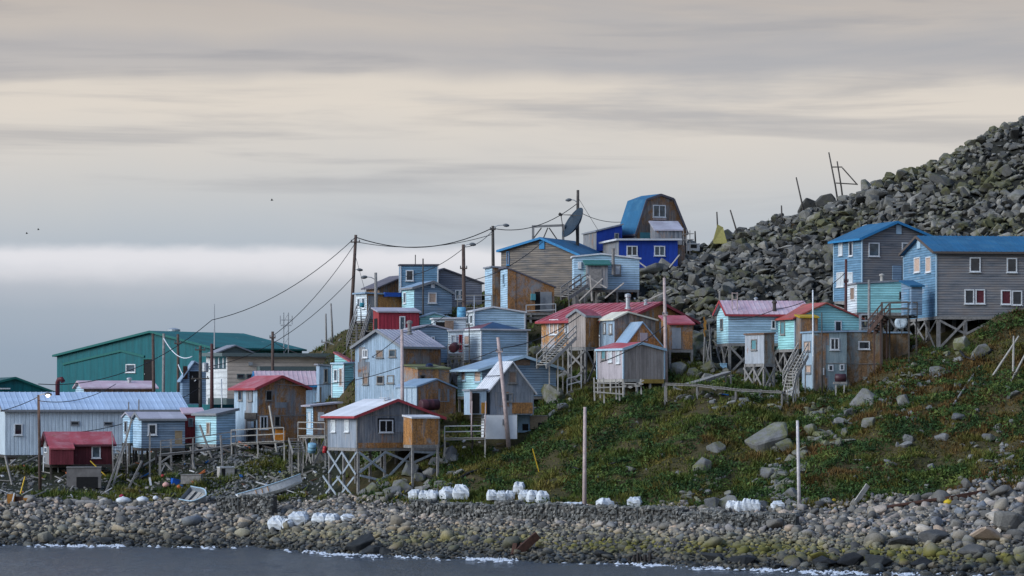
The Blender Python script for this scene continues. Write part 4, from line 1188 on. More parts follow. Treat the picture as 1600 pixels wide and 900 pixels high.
# rusty two-storey
r, v = home('rusty_house', 'two storey flat roofed house of rust stained plywood panels', 'house', 1253, 1271, 1323, 238, 18, 612, 'R',
            [(0, 520), (1, 519)], wallm('teal_grey_plywood', (0.28, 0.36, 0.38), 'ply', 0.4, 0.3, rc=(0.13, 0.10, 0.07)), R_STEELB, wallL=PLYBL, oh=0.12)
patches(v, 'R', 4, [PLYM, PLYR, PLYG])
win(v, 'L', (1257, 533, 1267, 549), 'p', T_GREY); win(v, 'L', (1260, 570, 1268, 583), 'p', T_GREY)
win(v, 'R', (1297, 528, 1311, 547), 'd', WHITE, mull=2); win(v, 'R', (1294, 570, 1302, 580), 'd'); win(v, 'R', (1312, 569, 1319, 579), 'b')
panel(v, 'R', (1272, 524, 1290, 612), PLANKB, 'plank_strip', 0.04); panel(v, 'R', (1284, 575, 1287, 586), WHITE, 'meter_box', 0.15)
panel(v, 'R', (1290, 567, 1322, 568.4), GREYWOOD, 'seam_batten', 0.04)
v2 = vol(r, 1316, 1322, 1379, 239.2, 12, 606, 'R', [(0, 519), (1, 519)], PLYM, R_STEELB, oh=0.1, L=5, names=('middle_wall', 'middle_roof'))
win(v2, 'R', (1341, 533, 1359, 546), 'd', WHITE); panel(v2, 'R', (1322, 568, 1378, 569.2), GREYWOOD, 'seam_batten', 0.04)
v3 = vol(r, 1370, 1376, 1421, 240.6, 10, 590, 'R', [(0, 521), (1, 521)], wallm('brown_moss_plywood', (0.24, 0.21, 0.17), 'ply', 0.5, 0.85, rc=(0.22, 0.125, 0.05)), R_STEELB, oh=0.1, L=4, names=('end_wall', 'end_roof'))
panel(v3, 'R', (1376, 568, 1405, 569.2), GREYWOOD, 'seam_batten', 0.04)
for q, n in ((v, (3, 2)), (v2, (3, 2)), (v3, (3, 2))): stilts(q, n[0], n[1], 0.15, GREYWOOD, False)
# upper cyan box
r, v = home('house', 'aqua clapboard box house with white entrance end under blue roofs', 'house', 1324, 1339, 1411, 246, 14, 488, 'R',
            [(0, 444), (1, 440)], AQUA, R_GREY, wallL=WHITEC, oh=0.12)
win(v, 'L', (1329, 449, 1336, 469), 'o', name='door'); win(v, 'R', (1405, 456, 1410, 467), 'd', DARKWOOD)
chimney(r, 1378, 428, 441, 247, 0.14, PALEWOOD)
stilts(v, 4, 3, 0.18, GREYWOOD, True)
# blue-roof pair
r, v = home('house', 'tall weathered house with blue side wall and bright blue roof', 'house', 1303, 1347, 1452, 256, 25, 468, 'R',
            [(0, 372), (0.5, 348), (1, 370)], WEATH, R_BLUE, wallL=BLUEC, oh=0.35, trim=T_BLUE, corner=T_PALEB)
win(v, 'R', (1357, 379, 1374, 401), 'b'); win(v, 'R', (1409, 379, 1426, 401), 'b')
win(v, 'L', (1311, 376, 1317, 399), 'w'); win(v, 'L', (1327, 377, 1333, 400), 'd'); win(v, 'L', (1308, 426, 1319, 448), 'w', mull=2); win(v, 'L', (1323, 426, 1333, 442), 'w')
panel(v, 'R', (1400, 351, 1408, 366), T_PALEB, 'gable_vent', 0.08); panel(v, 'R', (1394, 415, 1408, 438), SLATEB, 'shutter', 0.1)
stilts(v, 4, 3, 0.2, GREYWOOD, True)
r, v = home('house', 'big weathered grey house with ribbed blue roof and curtained windows', 'house', 1412, 1463, 1680, 238.5, 14, 494, 'L',
            [(0, 394), (0.5, 371), (1, 398)], WEATH, R_BLUE, wallL=BLUEC, oh=0.3, ribs=0.42, trim=plain('brown_trim', (0.10, 0.08, 0.07), 0.8), corner=T_PALEB)
for w, k in (((1515, 402, 1532, 425), 'd'), ((1573, 403, 1589, 426), 'd'), ((1507, 452, 1522, 475), 'd'), ((1524, 452, 1539, 475), 'r'), ((1564, 453, 1580, 476), 'r'), ((1581, 454, 1597, 477), 'd')):
    win(v, 'R', w, k)
win(v, 'L', (1429, 403, 1438, 425), 'p'); win(v, 'L', (1447, 402, 1455, 425), 'p')
panel(v, 'L', (1434, 376, 1439, 388), T_PALEB, 'gable_vent', 0.08)
stilts(v, 6, 4, 0.26, GREYWOOD, True)
v2 = vol(r, 1411, 1424, 1441, 238.2, 20, 492, 'L', [(0, 448), (1, 441)], SLATEB, R_BLUE, oh=0.15, L=2.2, names=('porch_wall', 'porch_roof'))
panel(v2, 'L', (1413, 452, 1421, 490), BLUEC, 'porch_door', 0.05)

# ------------------------------------------------------------------ rocks
M_BOULDER = rockm('boulder_rock', [(0.0, (0.055, 0.055, 0.052)), (0.35, (0.105, 0.102, 0.095)), (0.7, (0.15, 0.145, 0.13)), (1.0, (0.25, 0.235, 0.205))], 0.6, (0.098, 0.096, 0.042))
M_SLOPE = rockm('slope_rock', [(0.0, (0.10, 0.105, 0.11)), (0.5, (0.15, 0.15, 0.148)), (1.0, (0.22, 0.215, 0.20))], 0.55)
M_SHORE = rockm('shore_rock', [(0.0, (0.07, 0.07, 0.07)), (0.3, (0.15, 0.142, 0.128)), (0.55, (0.27, 0.235, 0.185)), (0.70, (0.17, 0.185, 0.205)), (0.84, (0.38, 0.29, 0.22)), (1.0, (0.41, 0.375, 0.325))], 0.2, (0.11, 0.10, 0.045), True)
M_GABION = rockm('gabion_rock', [(0.0, (0.07, 0.072, 0.07)), (0.5, (0.14, 0.142, 0.135)), (1.0, (0.26, 0.25, 0.23))], 0.1)
M_DARKROCK = rockm('wet_black_rock', [(0.0, (0.02, 0.022, 0.025)), (1.0, (0.035, 0.038, 0.04))], 0.15, (0.05, 0.055, 0.02))

def hull(npts, sq, seed, flatten=(1, 1, 1), bev=0.0):
    """angular stone: convex hull of random points; sq 0 = round, 1 = blocky"""
    rg = np.random.default_rng(seed)
    d = rg.normal(size=(npts, 3)); d /= np.linalg.norm(d, axis=1)[:, None]
    cube = d / np.max(np.abs(d), axis=1)[:, None]
    p = d * (1 - sq) + cube * sq * 0.85
    p *= rg.uniform(0.86, 1.06, (npts, 1)); p *= np.array(flatten)
    bm = bmesh.new()
    for q in p: bm.verts.new(q)
    r = bmesh.ops.convex_hull(bm, input=bm.verts)
    bmesh.ops.delete(bm, geom=[g for g in bm.verts if not g.link_faces], context='VERTS')
    if bev:
        bmesh.ops.dissolve_limit(bm, angle_limit=math.radians(16), verts=bm.verts, edges=bm.edges)
        bmesh.ops.bevel(bm, geom=list(bm.edges), offset=bev, segments=1, affect='EDGES', profile=0.5)
    bmesh.ops.triangulate(bm, faces=bm.faces)
    bmesh.ops.recalc_face_normals(bm, faces=bm.faces)
    bm.verts.index_update()
    V = np.array([v.co[:] for v in bm.verts]); Fc = np.array([[v.index for v in f.verts] for f in bm.faces])
    bm.free()
    return V * 0.5, Fc
ANG = [hull(15 + i % 6, 0.45, 100 + i, (1.15, 0.95, 0.72)) for i in range(14)]
BLD = [hull(12 + i % 5, 0.4, 300 + i, ((1.2, 0.95, 0.7), (1.45, 0.9, 0.5), (1.05, 1.0, 0.85), (1.3, 1.05, 0.6))[i % 4], 0.05) for i in range(16)]
CBL = [hull(13 + i % 4, 0.3, 400 + i, (1.15, 0.95, 0.7), 0.09) for i in range(7)]
RND = [hull(24 + i % 6, 0.12, 200 + i, (1.15, 0.9, 0.68)) for i in range(12)]
def rots(n, tilt):
    az = RNG.uniform(0, 2 * np.pi, n); tx = RNG.normal(0, tilt, n); ty = RNG.normal(0, tilt, n)
    ca, sa = np.cos(az), np.sin(az); cx, sx = np.cos(tx), np.sin(tx); cy, sy = np.cos(ty), np.sin(ty)
    o = np.zeros(n); e = np.ones(n)
    Rz = np.stack([np.stack([ca, -sa, o], -1), np.stack([sa, ca, o], -1), np.stack([o, o, e], -1)], 1)
    Rx = np.stack([np.stack([e, o, o], -1), np.stack([o, cx, -sx], -1), np.stack([o, sx, cx], -1)], 1)
    Ry = np.stack([np.stack([cy, o, sy], -1), np.stack([o, e, o], -1), np.stack([-sy, o, cy], -1)], 1)
    return Rx @ Ry @ Rz, (tx, ty, az)
def inside(X, Y, grow=0.0):
    m = np.zeros(len(X), bool)
    for poly, zf in FOOT:
        ok = np.ones(len(X), bool)
        for i in range(4):
            a, b = poly[i], poly[(i + 1) % 4]
            nx, ny = -(b.y - a.y), (b.x - a.x); l = math.hypot(nx, ny)
            ok &= ((X - a.x) * nx + (Y - a.y) * ny) / l > -grow
        m |= ok
    return m
def jitter(pxr, dr, step):
    """jittered points over a patch of ground given by pixel columns and distances"""
    out = []
    d = dr[0]
    pts = []
    while d < dr[1]:
        w0 = (pxr[0] - 800) * d / F; w1 = (pxr[1] - 800) * d / F
        n = max(1, int((w1 - w0) / step))
        xs = w0 + (np.arange(n) + RNG.random(n)) * (w1 - w0) / n
        pts.append(np.stack([xs, d + RNG.uniform(-0.5, 0.5, n) * step], -1)); d += step * 0.9
    return np.concatenate(pts)
def scatter(name, shapes, P, S, mat, owner, keep=300, smooth=False, sink=0.18, tilt=0.35, piece='boulder', stretch=0.25, flat=1.0):
    """P (n,2) places, S (n) sizes: the largest in view become single pieces, the rest one mass"""
    n = len(P)
    X, Y = P[:, 0], P[:, 1]
    Z = gz(X, Y) + S * (0.36 - sink)
    Rm, ang = rots(n, tilt)
    sc = S[:, None] * (1 + RNG.uniform(-stretch, stretch, (n, 3))) * np.array([1, 1, flat])
    kind = RNG.integers(0, len(shapes), n)
    px = 800 + X * F / Y; py = HOR - (Z - CH) * F / Y
    vis = (px > -5) & (px < 1605) & (py > 100) & (py < 905)
    app = np.where(vis, S / Y, 0)
    top = np.argsort(-app)[:keep] if keep else np.array([], int)
    sel = np.zeros(n, bool); sel[top] = True
    meshes = []
    if keep:
        for k, (V, Fc) in enumerate(shapes):
            o = fast_mesh(piece, V, Fc, mat, smooth)
            meshes.append(o.data); bpy.data.objects.remove(o)
        for i in top:
            o = bpy.data.objects.new(piece, meshes[kind[i]]); COL.objects.link(o)
            o.parent = owner
            M = Matrix(Rm[i].tolist()).to_4x4() @ Matrix.Diagonal((*sc[i], 1))
            M.translation = Vector((X[i], Y[i], Z[i]))
            o.matrix_local = M
    VV, FF, off = [], [], 0
    for k, (V, Fc) in enumerate(shapes):
        ids = np.where((kind == k) & ~sel)[0]
        if not len(ids): continue
        v = V[None] * sc[ids][:, None, :]
        v = np.einsum('nij,nkj->nki', Rm[ids], v) + np.stack([X[ids], Y[ids], Z[ids]], -1)[:, None, :]
        f = Fc[None] + (np.arange(len(ids)) * len(V))[:, None, None] + off
        VV.append(v.reshape(-1, 3)); FF.append(f.reshape(-1, 3)); off += len(ids) * len(V)
    if VV:
        o = fast_mesh(name, np.concatenate(VV), np.concatenate(FF), mat, smooth)
        o['kind'] = 'stuff'; o.parent = owner
        return o

# talus: three sizes piled over each other
def talus_mask(P, soft=4.0):
    px = 800 + P[:, 0] * F / P[:, 1]
    return P[:, 1] > dtalus(px) + fbm(P[:, 0] / 4, P[:, 1] / 4, 2) * 6 - RNG.random(len(P)) * soft
A_ = jitter((860, 1930), (242, 306), 1.6); S_ = RNG.uniform(0.65, 1.55, len(A_)) * np.where(RNG.random(len(A_)) < 0.07, 1.5, 1.0)
B_ = jitter((860, 1930), (242, 308), 0.7); T_ = RNG.uniform(0.35, 0.95, len(B_))
Cc = np.concatenate([A_, B_]); Cs = np.concatenate([S_, T_])
m_ = talus_mask(Cc) & ~inside(Cc[:, 0], Cc[:, 1], 0.25)
m_ &= ~inside(Cc[:, 0], Cc[:, 1], 0.75) | (Cs < 1.2)
_px = 800 + Cc[:, 0] * F / Cc[:, 1]
_slope_top = np.interp(_px, [900, 1080, 1200, 1300, 1420, 1600], [288, 290, 294, 296, 298, 302])
m_ &= Cc[:, 1] < _slope_top
scatter('boulder_field', BLD, Cc[m_], Cs[m_], M_BOULDER, TERR['boulder_slope'], 300, False, 0.12, 0.4, 'boulder')

# stones lying in the turf
def near_px(lst, mat, owner, piece, shapes=None, smooth=False, sink=0.27):
    """named stones at their own pixels: (column, row of the foot, width in px, height ratio)"""
    shapes = shapes or BLD
    for i, (px, py, w, hr) in enumerate(lst):
        g = G(px, py)
        s = w * g.y / F
        V, Fc = shapes[i % len(shapes)]
        V = V / (V.max(0) - V.min(0))
        o = fast_mesh(piece, V, Fc, mat, smooth)
        o.parent = owner
        o.location = (g.x, g.y + s * 0.25, g.z + s * hr * (0.5 - sink)); o.scale = (s, s * 0.85, s * hr)
        o.rotation_euler = (random.uniform(-.15, .15), random.uniform(-.25, .25), random.uniform(-.4, .4))
near_px([(1200, 702, 74, 0.78), (1098, 738, 28, 1.15), (1120, 708, 30, 0.75), (1201, 750, 30, 0.95), (1140, 797, 40, 0.8), (1113, 797, 24, 1.2),
         (703, 724, 26, 1.15), (862, 632, 38, 1.15), (1350, 634, 44, 0.85), (1413, 640, 20, 1.6), (1232, 706, 30, 0.9), (1532, 560, 32, 0.95), (1505, 545, 28, 0.9),
         (640, 744, 26, 1.0), (655, 752, 22, 0.8), (630, 770, 34, 0.8), (612, 776, 30, 0.9), (672, 745, 22, 0.8), (690, 765, 24, 0.7), (585, 772, 28, 0.9), (570, 776, 22, 0.8),
         (660, 772, 26, 0.7), (680, 728, 20, 0.8), (838, 552, 26, 0.6), (842, 574, 24, 0.8), (880, 640, 20, 0.7), (1270, 680, 22, 1.1), (1325, 652, 24, 0.8), (1360, 668, 26, 0.8), (1310, 665, 20, 0.7),
         (1465, 585, 26, 0.7), (1420, 690, 18, 1.0), (1415, 700, 22, 0.6), (1475, 690, 26, 0.6), (1180, 622, 26, 0.4), (1165, 628, 22, 0.4), (1120, 640, 16, 0.5), (985, 738, 16, 0.6), (1035, 716, 14, 0.6),
         (1545, 690, 22, 0.7), (1560, 672, 16, 0.8), (1500, 660, 24, 0.6), (1240, 780, 26, 0.9), (1225, 760, 22, 0.8), (1070, 560, 46, 0.7), (1060, 585, 30, 0.7), (1085, 588, 24, 0.7), (505, 722, 26, 0.7), (490, 722, 22, 0.7)],
        M_SLOPE, TERR['grass_slope'], 'rock')
def patch_points(pxr, pyr, n):
    """random ground points under a pixel rectangle"""
    out = []
    for _ in range(n):
        g = G(random.uniform(*pxr), random.uniform(*pyr)); out.append((g.x, g.y))
    return np.array(out)
Q = []
Qs = []
for pxr, pyr, n, s0, s1 in [((560, 720), (700, 785), 150, .3, 1.0), ((1255, 1330), (640, 700), 60, .3, 1.0), ((1205, 1260), (690, 795), 70, .3, 1.1), ((1060, 1140), (740, 795), 20, .3, .9), ((1330, 1600), (600, 775), 90, .2, 0.8), ((820, 1200), (640, 790), 36, .2, 0.6), ((1530, 1600), (690, 765), 40, .2, 0.7),
                            ((0, 520), (700, 785), 1500, .15, 0.5), ((330, 470), (690, 780), 800, .15, 0.55), ((1050, 1250), (560, 640), 90, .25, 0.9), ((1250, 1440), (590, 660), 130, .25, .8),
                            ((1130, 1210), (545, 600), 60, .3, .8), ((1380, 1500), (500, 600), 90, .3, 1.0), ((470, 560), (515, 560), 40, .25, .6), ((820, 900), (540, 660), 60, .3, 1.0), ((1180, 1260), (720, 800), 70, .3, 1.0)]:
    p = patch_points(pxr, pyr, n); Q.append(p); Qs.append(RNG.uniform(s0, s1, n) ** 1.3)
Q = np.concatenate(Q); Qs = np.concatenate(Qs)
k_ = ~inside(Q[:, 0], Q[:, 1], 0.1)
scatter('scattered_stones', BLD, Q[k_], Qs[k_], M_SLOPE, TERR['grass_slope'], 240, False, 0.3, 0.35, 'rock')

# the beach: rounded cobbles, larger up the berm and along the right
P1 = jitter((-200, 1900), (184, 238), 0.33)
px_ = 800 + P1[:, 0] * F / P1[:, 1]
zb = gz(P1[:, 0], P1[:, 1])
ok = (P1[:, 1] < dbeach(px_) + 1.0 + fbm(P1[:, 0] / 3, P1[:, 1] / 3, 2) * 3) & (zb > -0.35)
P1 = P1[ok]; px_ = px_[ok]; zb = zb[ok]
sz = RNG.uniform(0.18, 0.48, len(P1)) * (1 + 0.5 * fbm(P1[:, 0] / 6, P1[:, 1] / 6, 2) * 2)
P2 = jitter((-200, 1900), (184, 238), 0.95)
px2 = 800 + P2[:, 0] * F / P2[:, 1]; zb2 = gz(P2[:, 0], P2[:, 1])
ok = (P2[:, 1] < dbeach(px2) + 0.5) & (zb2 > -0.3)
# bigger stones: berm crest at left and the whole right end
dens = np.interp(px2, [0, 250, 450, 900, 1250, 1600], [0.95, 0.8, 0.5, 0.55, 0.75, 0.95])
ok &= RNG.random(len(P2)) < dens
P2 = P2[ok]; px2 = px2[ok]
s2 = RNG.uniform(0.4, 0.9, len(P2)) * np.interp(px2, [0, 900, 1250, 1600], [1.0, 0.95, 1.05, 1.25]) * np.where(RNG.random(len(P2)) < .05, 1.6, 1)
PB = np.concatenate([P1, P2]); SB = np.concatenate([np.clip(sz, .12, .6), s2])
scatter('shingle', RND[:7] + CBL, PB, SB, M_SHORE, TERR['beach'], 300, True, 0.2, 0.3, 'beach_stone')
near_px([(562, 864, 50, 0.6), (580, 867, 34, 0.45), (600, 868, 28, 0.4), (1290, 888, 40, 0.5), (1330, 886, 46, 0.5), (1372, 890, 44, 0.55), (1240, 888, 42, 0.35), (1160, 884, 44, 0.35), (1440, 888, 36, 0.5), (945, 874, 34, 0.35), (1120, 880, 40, 0.4)],
        M_DARKROCK, TERR['beach'], 'shore_boulder', sink=0.06)
near_px([(70, 850, 26, 0.7), (165, 852, 24, 0.6), (292, 851, 22, 0.7), (330, 852, 20, 0.6), (1400, 858, 60, 0.5), (1455, 850, 50, 0.5), (1540, 850, 60, 0.5), (1580, 830, 56, 0.6), (1375, 806, 30, 0.6), (1520, 870, 50, 0.4)],
        M_SHORE, TERR['beach'], 'shore_boulder', CBL, sink=0.12)

# ------------------------------------------------------------------ grass
def grass():
    pts = []
    P = jitter((-200, 1900), (205, 252), 0.20)
    px = 800 + P[:, 0] * F / P[:, 1]
    ok = (P[:, 1] > dbeach(px) - 0.3 + fbm(P[:, 0] / 3, P[:, 1] / 3, 2) * 3) & (P[:, 1] < dtalus(px) + 1 + fbm(P[:, 0] / 4, P[:, 1] / 4, 2) * 6)
    left = np.interp(px, [0, 470, 600, 700], [0.75, 0.75, 0.9, 1.0])
    nz = fbm(P[:, 0] / 3.2 + 80, P[:, 1] / 3.2, 3)
    ok &= (RNG.random(len(P)) < left) & ((nz > 0.0) | (px > 560))
    bare = fbm(P[:, 0] / 1.5 + 21, P[:, 1] / 1.9 + 60, 3)
    ok &= (bare > -0.13) | (RNG.random(len(P)) < 0.12)
    ok &= ~((P[:, 1] > 251) & (px < 470))
    P = P[ok]
    P3 = jitter((440, 900), (248, 292), 0.42)
    P3 = P3[RNG.random(len(P3)) < 0.8]
    P4 = jitter((1080, 1240), (286, 296), 0.4); P4 = P4[RNG.random(len(P4)) < 0.35]
    P = np.concatenate([P, P3, P4])
    P = P[~inside(P[:, 0], P[:, 1], 0.0)]
    n = len(P)
    h = RNG.uniform(0.14, 0.36, n) * (1 + 4.5 * np.clip(fbm(P[:, 0] / 1.3, P[:, 1] / 1.3 + 33, 2), -0.15, 0.4))
    NB = 5
    base = np.stack([P[:, 0], P[:, 1], gz(P[:, 0], P[:, 1]) - 0.03], -1)
    V = np.zeros((n, NB, 3, 3))
    for b in range(NB):
        a = RNG.uniform(0, 2 * np.pi, n); lean = RNG.uniform(0.25, 1.0, n) * h
        w = RNG.uniform(0.03, 0.075, n)
        dx, dy = np.cos(a), np.sin(a)
        o = np.stack([dx, dy, np.zeros(n)], -1); s = np.stack([-dy, dx, np.zeros(n)], -1)
        r0 = base + o * (RNG.uniform(0, 0.1, n))[:, None]
        V[:, b, 0] = r0 - s * w[:, None]; V[:, b, 1] = r0 + s * w[:, None]
        V[:, b, 2] = r0 + o * lean[:, None] + np.array([0, 0, 1]) * (h * RNG.uniform(0.6, 1.1, n))[:, None]
    V = V.reshape(-1, 3)
    o = fast_mesh('grass', V, np.arange(len(V)).reshape(-1, 3), grassm('tundra_grass'), False)
    tag(o, 'tundra grass and moss covering the slope between the houses', 'grass', None, 'stuff')
    # low leafy cushions: small crossed faces in clumps
    P = jitter((560, 1900), (206, 250), 0.5)
    px = 800 + P[:, 0] * F / P[:, 1]
    nz = fbm(P[:, 0] / 2.4 + 7, P[:, 1] / 2.4 + 3, 3)
    ok = (P[:, 1] > dbeach(px) + 0.5) & (P[:, 1] < dtalus(px)) & (nz > 0.02)
    P = P[ok]; P = P[~inside(P[:, 0], P[:, 1], 0.1)]
    n = len(P); K = 34
    c = np.stack([P[:, 0], P[:, 1], gz(P[:, 0], P[:, 1])], -1)
    r = RNG.uniform(0.3, 0.75, n)
    d = RNG.normal(size=(n, K, 3)); d /= np.linalg.norm(d, axis=2)[:, :, None]; d[:, :, 2] = np.abs(d[:, :, 2])
    q = c[:, None] + d * r[:, None, None] * np.array([1, 1, 0.75]) * RNG.uniform(0.6, 1.05, (n, K, 1))
    t1 = RNG.normal(size=(n, K, 3)) * 0.055; t2 = RNG.normal(size=(n, K, 3)) * 0.055
    V = np.stack([q - t1, q + t1, q + t2 * 1.6], 2).reshape(-1, 3)
    m, t, b = _mat('leafy_cushion', 0.8, 0.15)
    geo = t.n('ShaderNodeNewGeometry')
    cc = t.ramp(t.noise(geo.outputs['Position'], 0.5, 3.0, 0.5), [(0.35, (0.022, 0.048, 0.018)), (0.55, (0.05, 0.09, 0.024)), (0.68, (0.11, 0.14, 0.034))])
    k = t.mr(geo.outputs['Random Per Island'], 0, 1, 0.55, 1.5)
    t.put(b.inputs['Base Color'], t.mix(1.0, cc, t.comb(k, k, k), 'MULTIPLY'))
    o = fast_mesh('low_shrubs', V, np.arange(len(V)).reshape(-1, 3), m, False)
    tag(o, 'low dark leafy cushion plants dotted over the grass slope', 'plants', None, 'stuff')
grass()

# ------------------------------------------------------------------ gabion wall along the top of the beach
def gabion(label, line, depth=1.0):
    """line: [(px, top row, foot row)]; baskets of stones, wire cage on each"""
    A = [(PT(px, pb, 0) * 0, px, pt, pb) for px, pt, pb in line]
    r = None
    allP, allS = [], []
    pts = []
    for px, pt, pb in line:
        g = G(px, pb); g.z = min(g.z, ZP(pb, g.y)); pts.append((g, ZP(pt, g.y)))
    r = thing('gabion_wall', label, 'gabion wall', pts[0][0])
    M_CAGE = plain('gabion_wire', (0.12, 0.13, 0.13), 0.5, 0.2, 8, 0.6)
    VV, FF, off = [], [], 0
    for (a, za), (b, zb_) in zip(pts[:-1], pts[1:]):
        d = Vector((b.x - a.x, b.y - a.y, 0)); ln = d.length; dn = d / ln; sd = Vector((-dn.y, dn.x, 0))
        nb = max(1, round(ln / 1.9))
        for i in range(nb):
            t0, t1 = i / nb, (i + 1) / nb - 0.03 / ln
            p0 = a + d * t0; p1 = a + d * t1
            zt = za + (zb_ - za) * (t0 + t1) / 2 + random.uniform(-0.22, 0.12); zl = min(a.z + (b.z - a.z) * t0, a.z + (b.z - a.z) * t1) - 0.3
            mb = MB()
            mb.pbox((p0.x + sd.x * .12, p0.y + sd.y * .12, zl), Vector((p1.x - p0.x, p1.y - p0.y, 0)), sd * (depth - .12), (0, 0, zt - zl - 0.12), 0)
            o0 = Vector((p0.x, p0.y, zl)); u = Vector((p1.x - p0.x, p1.y - p0.y, 0)); h = Vector((0, 0, zt - zl))
            for s_, e_ in ((o0, o0 + h), (o0 + u, o0 + u + h), (o0 + h, o0 + h + u), (o0 + h, o0 + h + sd * depth), (o0 + u + h, o0 + u + h + sd * depth)):
                mb.beam(s_, e_, 0.035, 0.035, 1)
            mb.build('gabion_basket', [M_BEACH, M_CAGE], r)
            # stones on the face and the top
            n = int(34 * u.length * max(0.5, (zt - zl)))
            fx = RNG.random(n); fz = RNG.random(n)
            Pf = np.array(o0)[None] + fx[:, None] * np.array(u)[None] + np.array([0, 0, 1])[None] * (fz * (zt - zl - 0.05))[:, None] + np.array(sd)[None] * RNG.uniform(0.03, 0.16, n)[:, None]
            n2 = int(26 * u.length * depth)
            Pt = np.array(o0)[None] + RNG.random(n2)[:, None] * np.array(u)[None] + np.array(sd)[None] * (RNG.random(n2) * depth)[:, None] + np.array([0, 0, 1])[None] * (zt - zl - RNG.uniform(0.04, 0.14, n2))[:, None]
            for Pq in (Pf, Pt):
                k = RNG.integers(0, len(ANG), len(Pq)); Rm, _ = rots(len(Pq), 0.8); S = RNG.uniform(0.16, 0.42, len(Pq))
                for q in range(len(ANG)):
                    ids = np.where(k == q)[0]
                    if not len(ids): continue
                    V, Fc = ANG[q]
                    v = np.einsum('nij,nkj->nki', Rm[ids], V[None] * S[ids][:, None, None]) + Pq[ids][:, None, :]
                    VV.append(v.reshape(-1, 3)); FF.append((Fc[None] + (np.arange(len(ids)) * len(V))[:, None, None] + off).reshape(-1, 3)); off += len(ids) * len(V)
    V = np.concatenate(VV); inv = np.array(FR[r.name].inverted())
    V = V @ inv[:3, :3].T + inv[:3, 3]
    o = fast_mesh('basket_stones', V, np.concatenate(FF), M_GABION, False); o['kind'] = 'stuff'; o.parent = r
gabion('long low wall of stone filled wire baskets below the grass slope', [(640, 783, 808), (740, 784, 812), (840, 787, 817), (930, 792, 820), (1030, 795, 823), (1130, 798, 826), (1243, 800, 825)])
gabion('short stone basket wall beside the white skiff', [(338, 776, 806), (372, 774, 808), (424, 778, 807)])

# ------------------------------------------------------------------ utility poles
M_LAMP = plain('lamp_head', (0.10, 0.11, 0.12), 0.5)
def base_pt(px, py, D):
    if D is None: return G(px, py)
    X = (px - 800) * D / F
    return Vector((X, D, gzf(X, D)))
def pole(label, pb, yb, pt, yt, D=None, r=0.13, mat=TARWOOD, arms=(), lamp=None, lit=False, box=None, name='utility_pole', cat='utility pole', n=8, lean=0.0):
    B = base_pt(pb, yb, D)
    T = PT(pt, yt, B.y + lean)
    o = thing(name, label, cat, B)
    mb = MB()
    mb.tube([B - Vector((0, 0, 0.5)), B.lerp(T, 0.4), T], [r * 1.15, r, r * 0.8], n); mb.build('shaft', mat, o, smooth=True)
    for (f, w) in arms:
        c = B.lerp(T, f)
        mb = MB(); mb.beam(c + Vector((-w / 2, -r, 0)), c + Vector((w / 2, -r, 0)), 0.09, 0.11)
        a = mb.build('crossarm', mat, o)
        for q in (-0.42, 0.42):
            mb = MB(); mb.lathe(c + Vector((w * q, -r, 0.05)), [(0.035, 0), (0.06, 0.05), (0.04, 0.09), (0.06, 0.13), (0.02, 0.18)], 8); mb.build('insulator', M_LAMP, o, parent=a)
    if lamp:
        f, dx, dz = lamp
        c = B.lerp(T, f)
        mb = MB(); mb.tube([c, c + Vector((dx * 0.5, -0.1, dz * 0.85)), c + Vector((dx, -0.15, dz))], 0.035, 6); a = mb.build('lamp_arm', GALV, o)
        e = c + Vector((dx, -0.15, dz)); s = 1 if dx > 0 else -1
        mb = MB(); mb.lathe(e + Vector((-0.05 * s, 0, 0)), [(0.06, 0), (0.13, 0.12), (0.15, 0.3), (0.09, 0.5), (0.03, 0.55)], 10, 0, (s, 0, -0.1)); h = mb.build('lamp_head', M_LAMP, o, parent=a, smooth=True)
        if lit:
            m = bpy.data.materials.new('lit_lamp_lens'); m.use_nodes = True
            bb = m.node_tree.nodes['Principled BSDF']; bb.inputs['Emission Color'].default_value = (1, 0.72, 0.5, 1); bb.inputs['Emission Strength'].default_value = 14
            mb = MB(); mb.lathe(e + Vector((0.2 * s, -0.08, -0.22)), [(0.06, 0), (0.13, 0.04), (0.13, 0.12), (0.05, 0.16)], 10); mb.build('lamp_lens', m, o, parent=a)
            li = bpy.data.lights.new('lamp_glow', 'POINT'); li.energy = 25; li.color = (1, 0.75, 0.55); li.shadow_soft_size = 0.15
            lo = bpy.data.objects.new('lamp_glow', li); COL.objects.link(lo); lo.location = e + Vector((0.2 * s, -0.3, -0.35))
    if box:
        f, w, h = box
        c = B.lerp(T, f)
        mb = MB(); mb.lathe(c + Vector((r + w / 2, -0.1, -h / 2)), [(w / 2 * .8, 0), (w / 2, 0.06), (w / 2, h - 0.08), (w / 2 * .7, h)], 12); mb.build('transformer', GALV, o)
    return B, T, o
pole('dark pole carrying the lit street lamp in front of the warehouse', 63, 768, 60, 617, None, 0.12, TARWOOD, (), (0.99, 0.55, 0.15), True)
pole('brown pole with yellow tag beside the green gymnasium door', 241, 612, 239, 521, 276, 0.15, TARWOOD, (), None)
pole('grey bleached pole between two brown poles by the gymnasium', 255, 612, 256, 521, 275, 0.14, GREYWOOD, (), None)
pole('brown pole with hanging white cables beside the utility shed', 279, 612, 278, 522, 274, 0.14, TARWOOD, ((0.9, 0.6),), None)
pole('pole with transformer platform in front of the school wing', 313, 640, 313, 540, 267, 0.15, DARKWOOD, ((0.95, 0.9), (0.62, 1.5)), None, box=(0.75, 0.55, 0.8))
pole('dark red pole in front of the white school wing end', 331, 640, 331, 537, 266, 0.16, plain('maroon_pole', (0.075, 0.032, 0.032), 0.8), (), None)
pole('thin steel post below the school wing end wall', 347, 636, 346, 592, 270, 0.06, GALV, (), None, name='steel_post', cat='post')
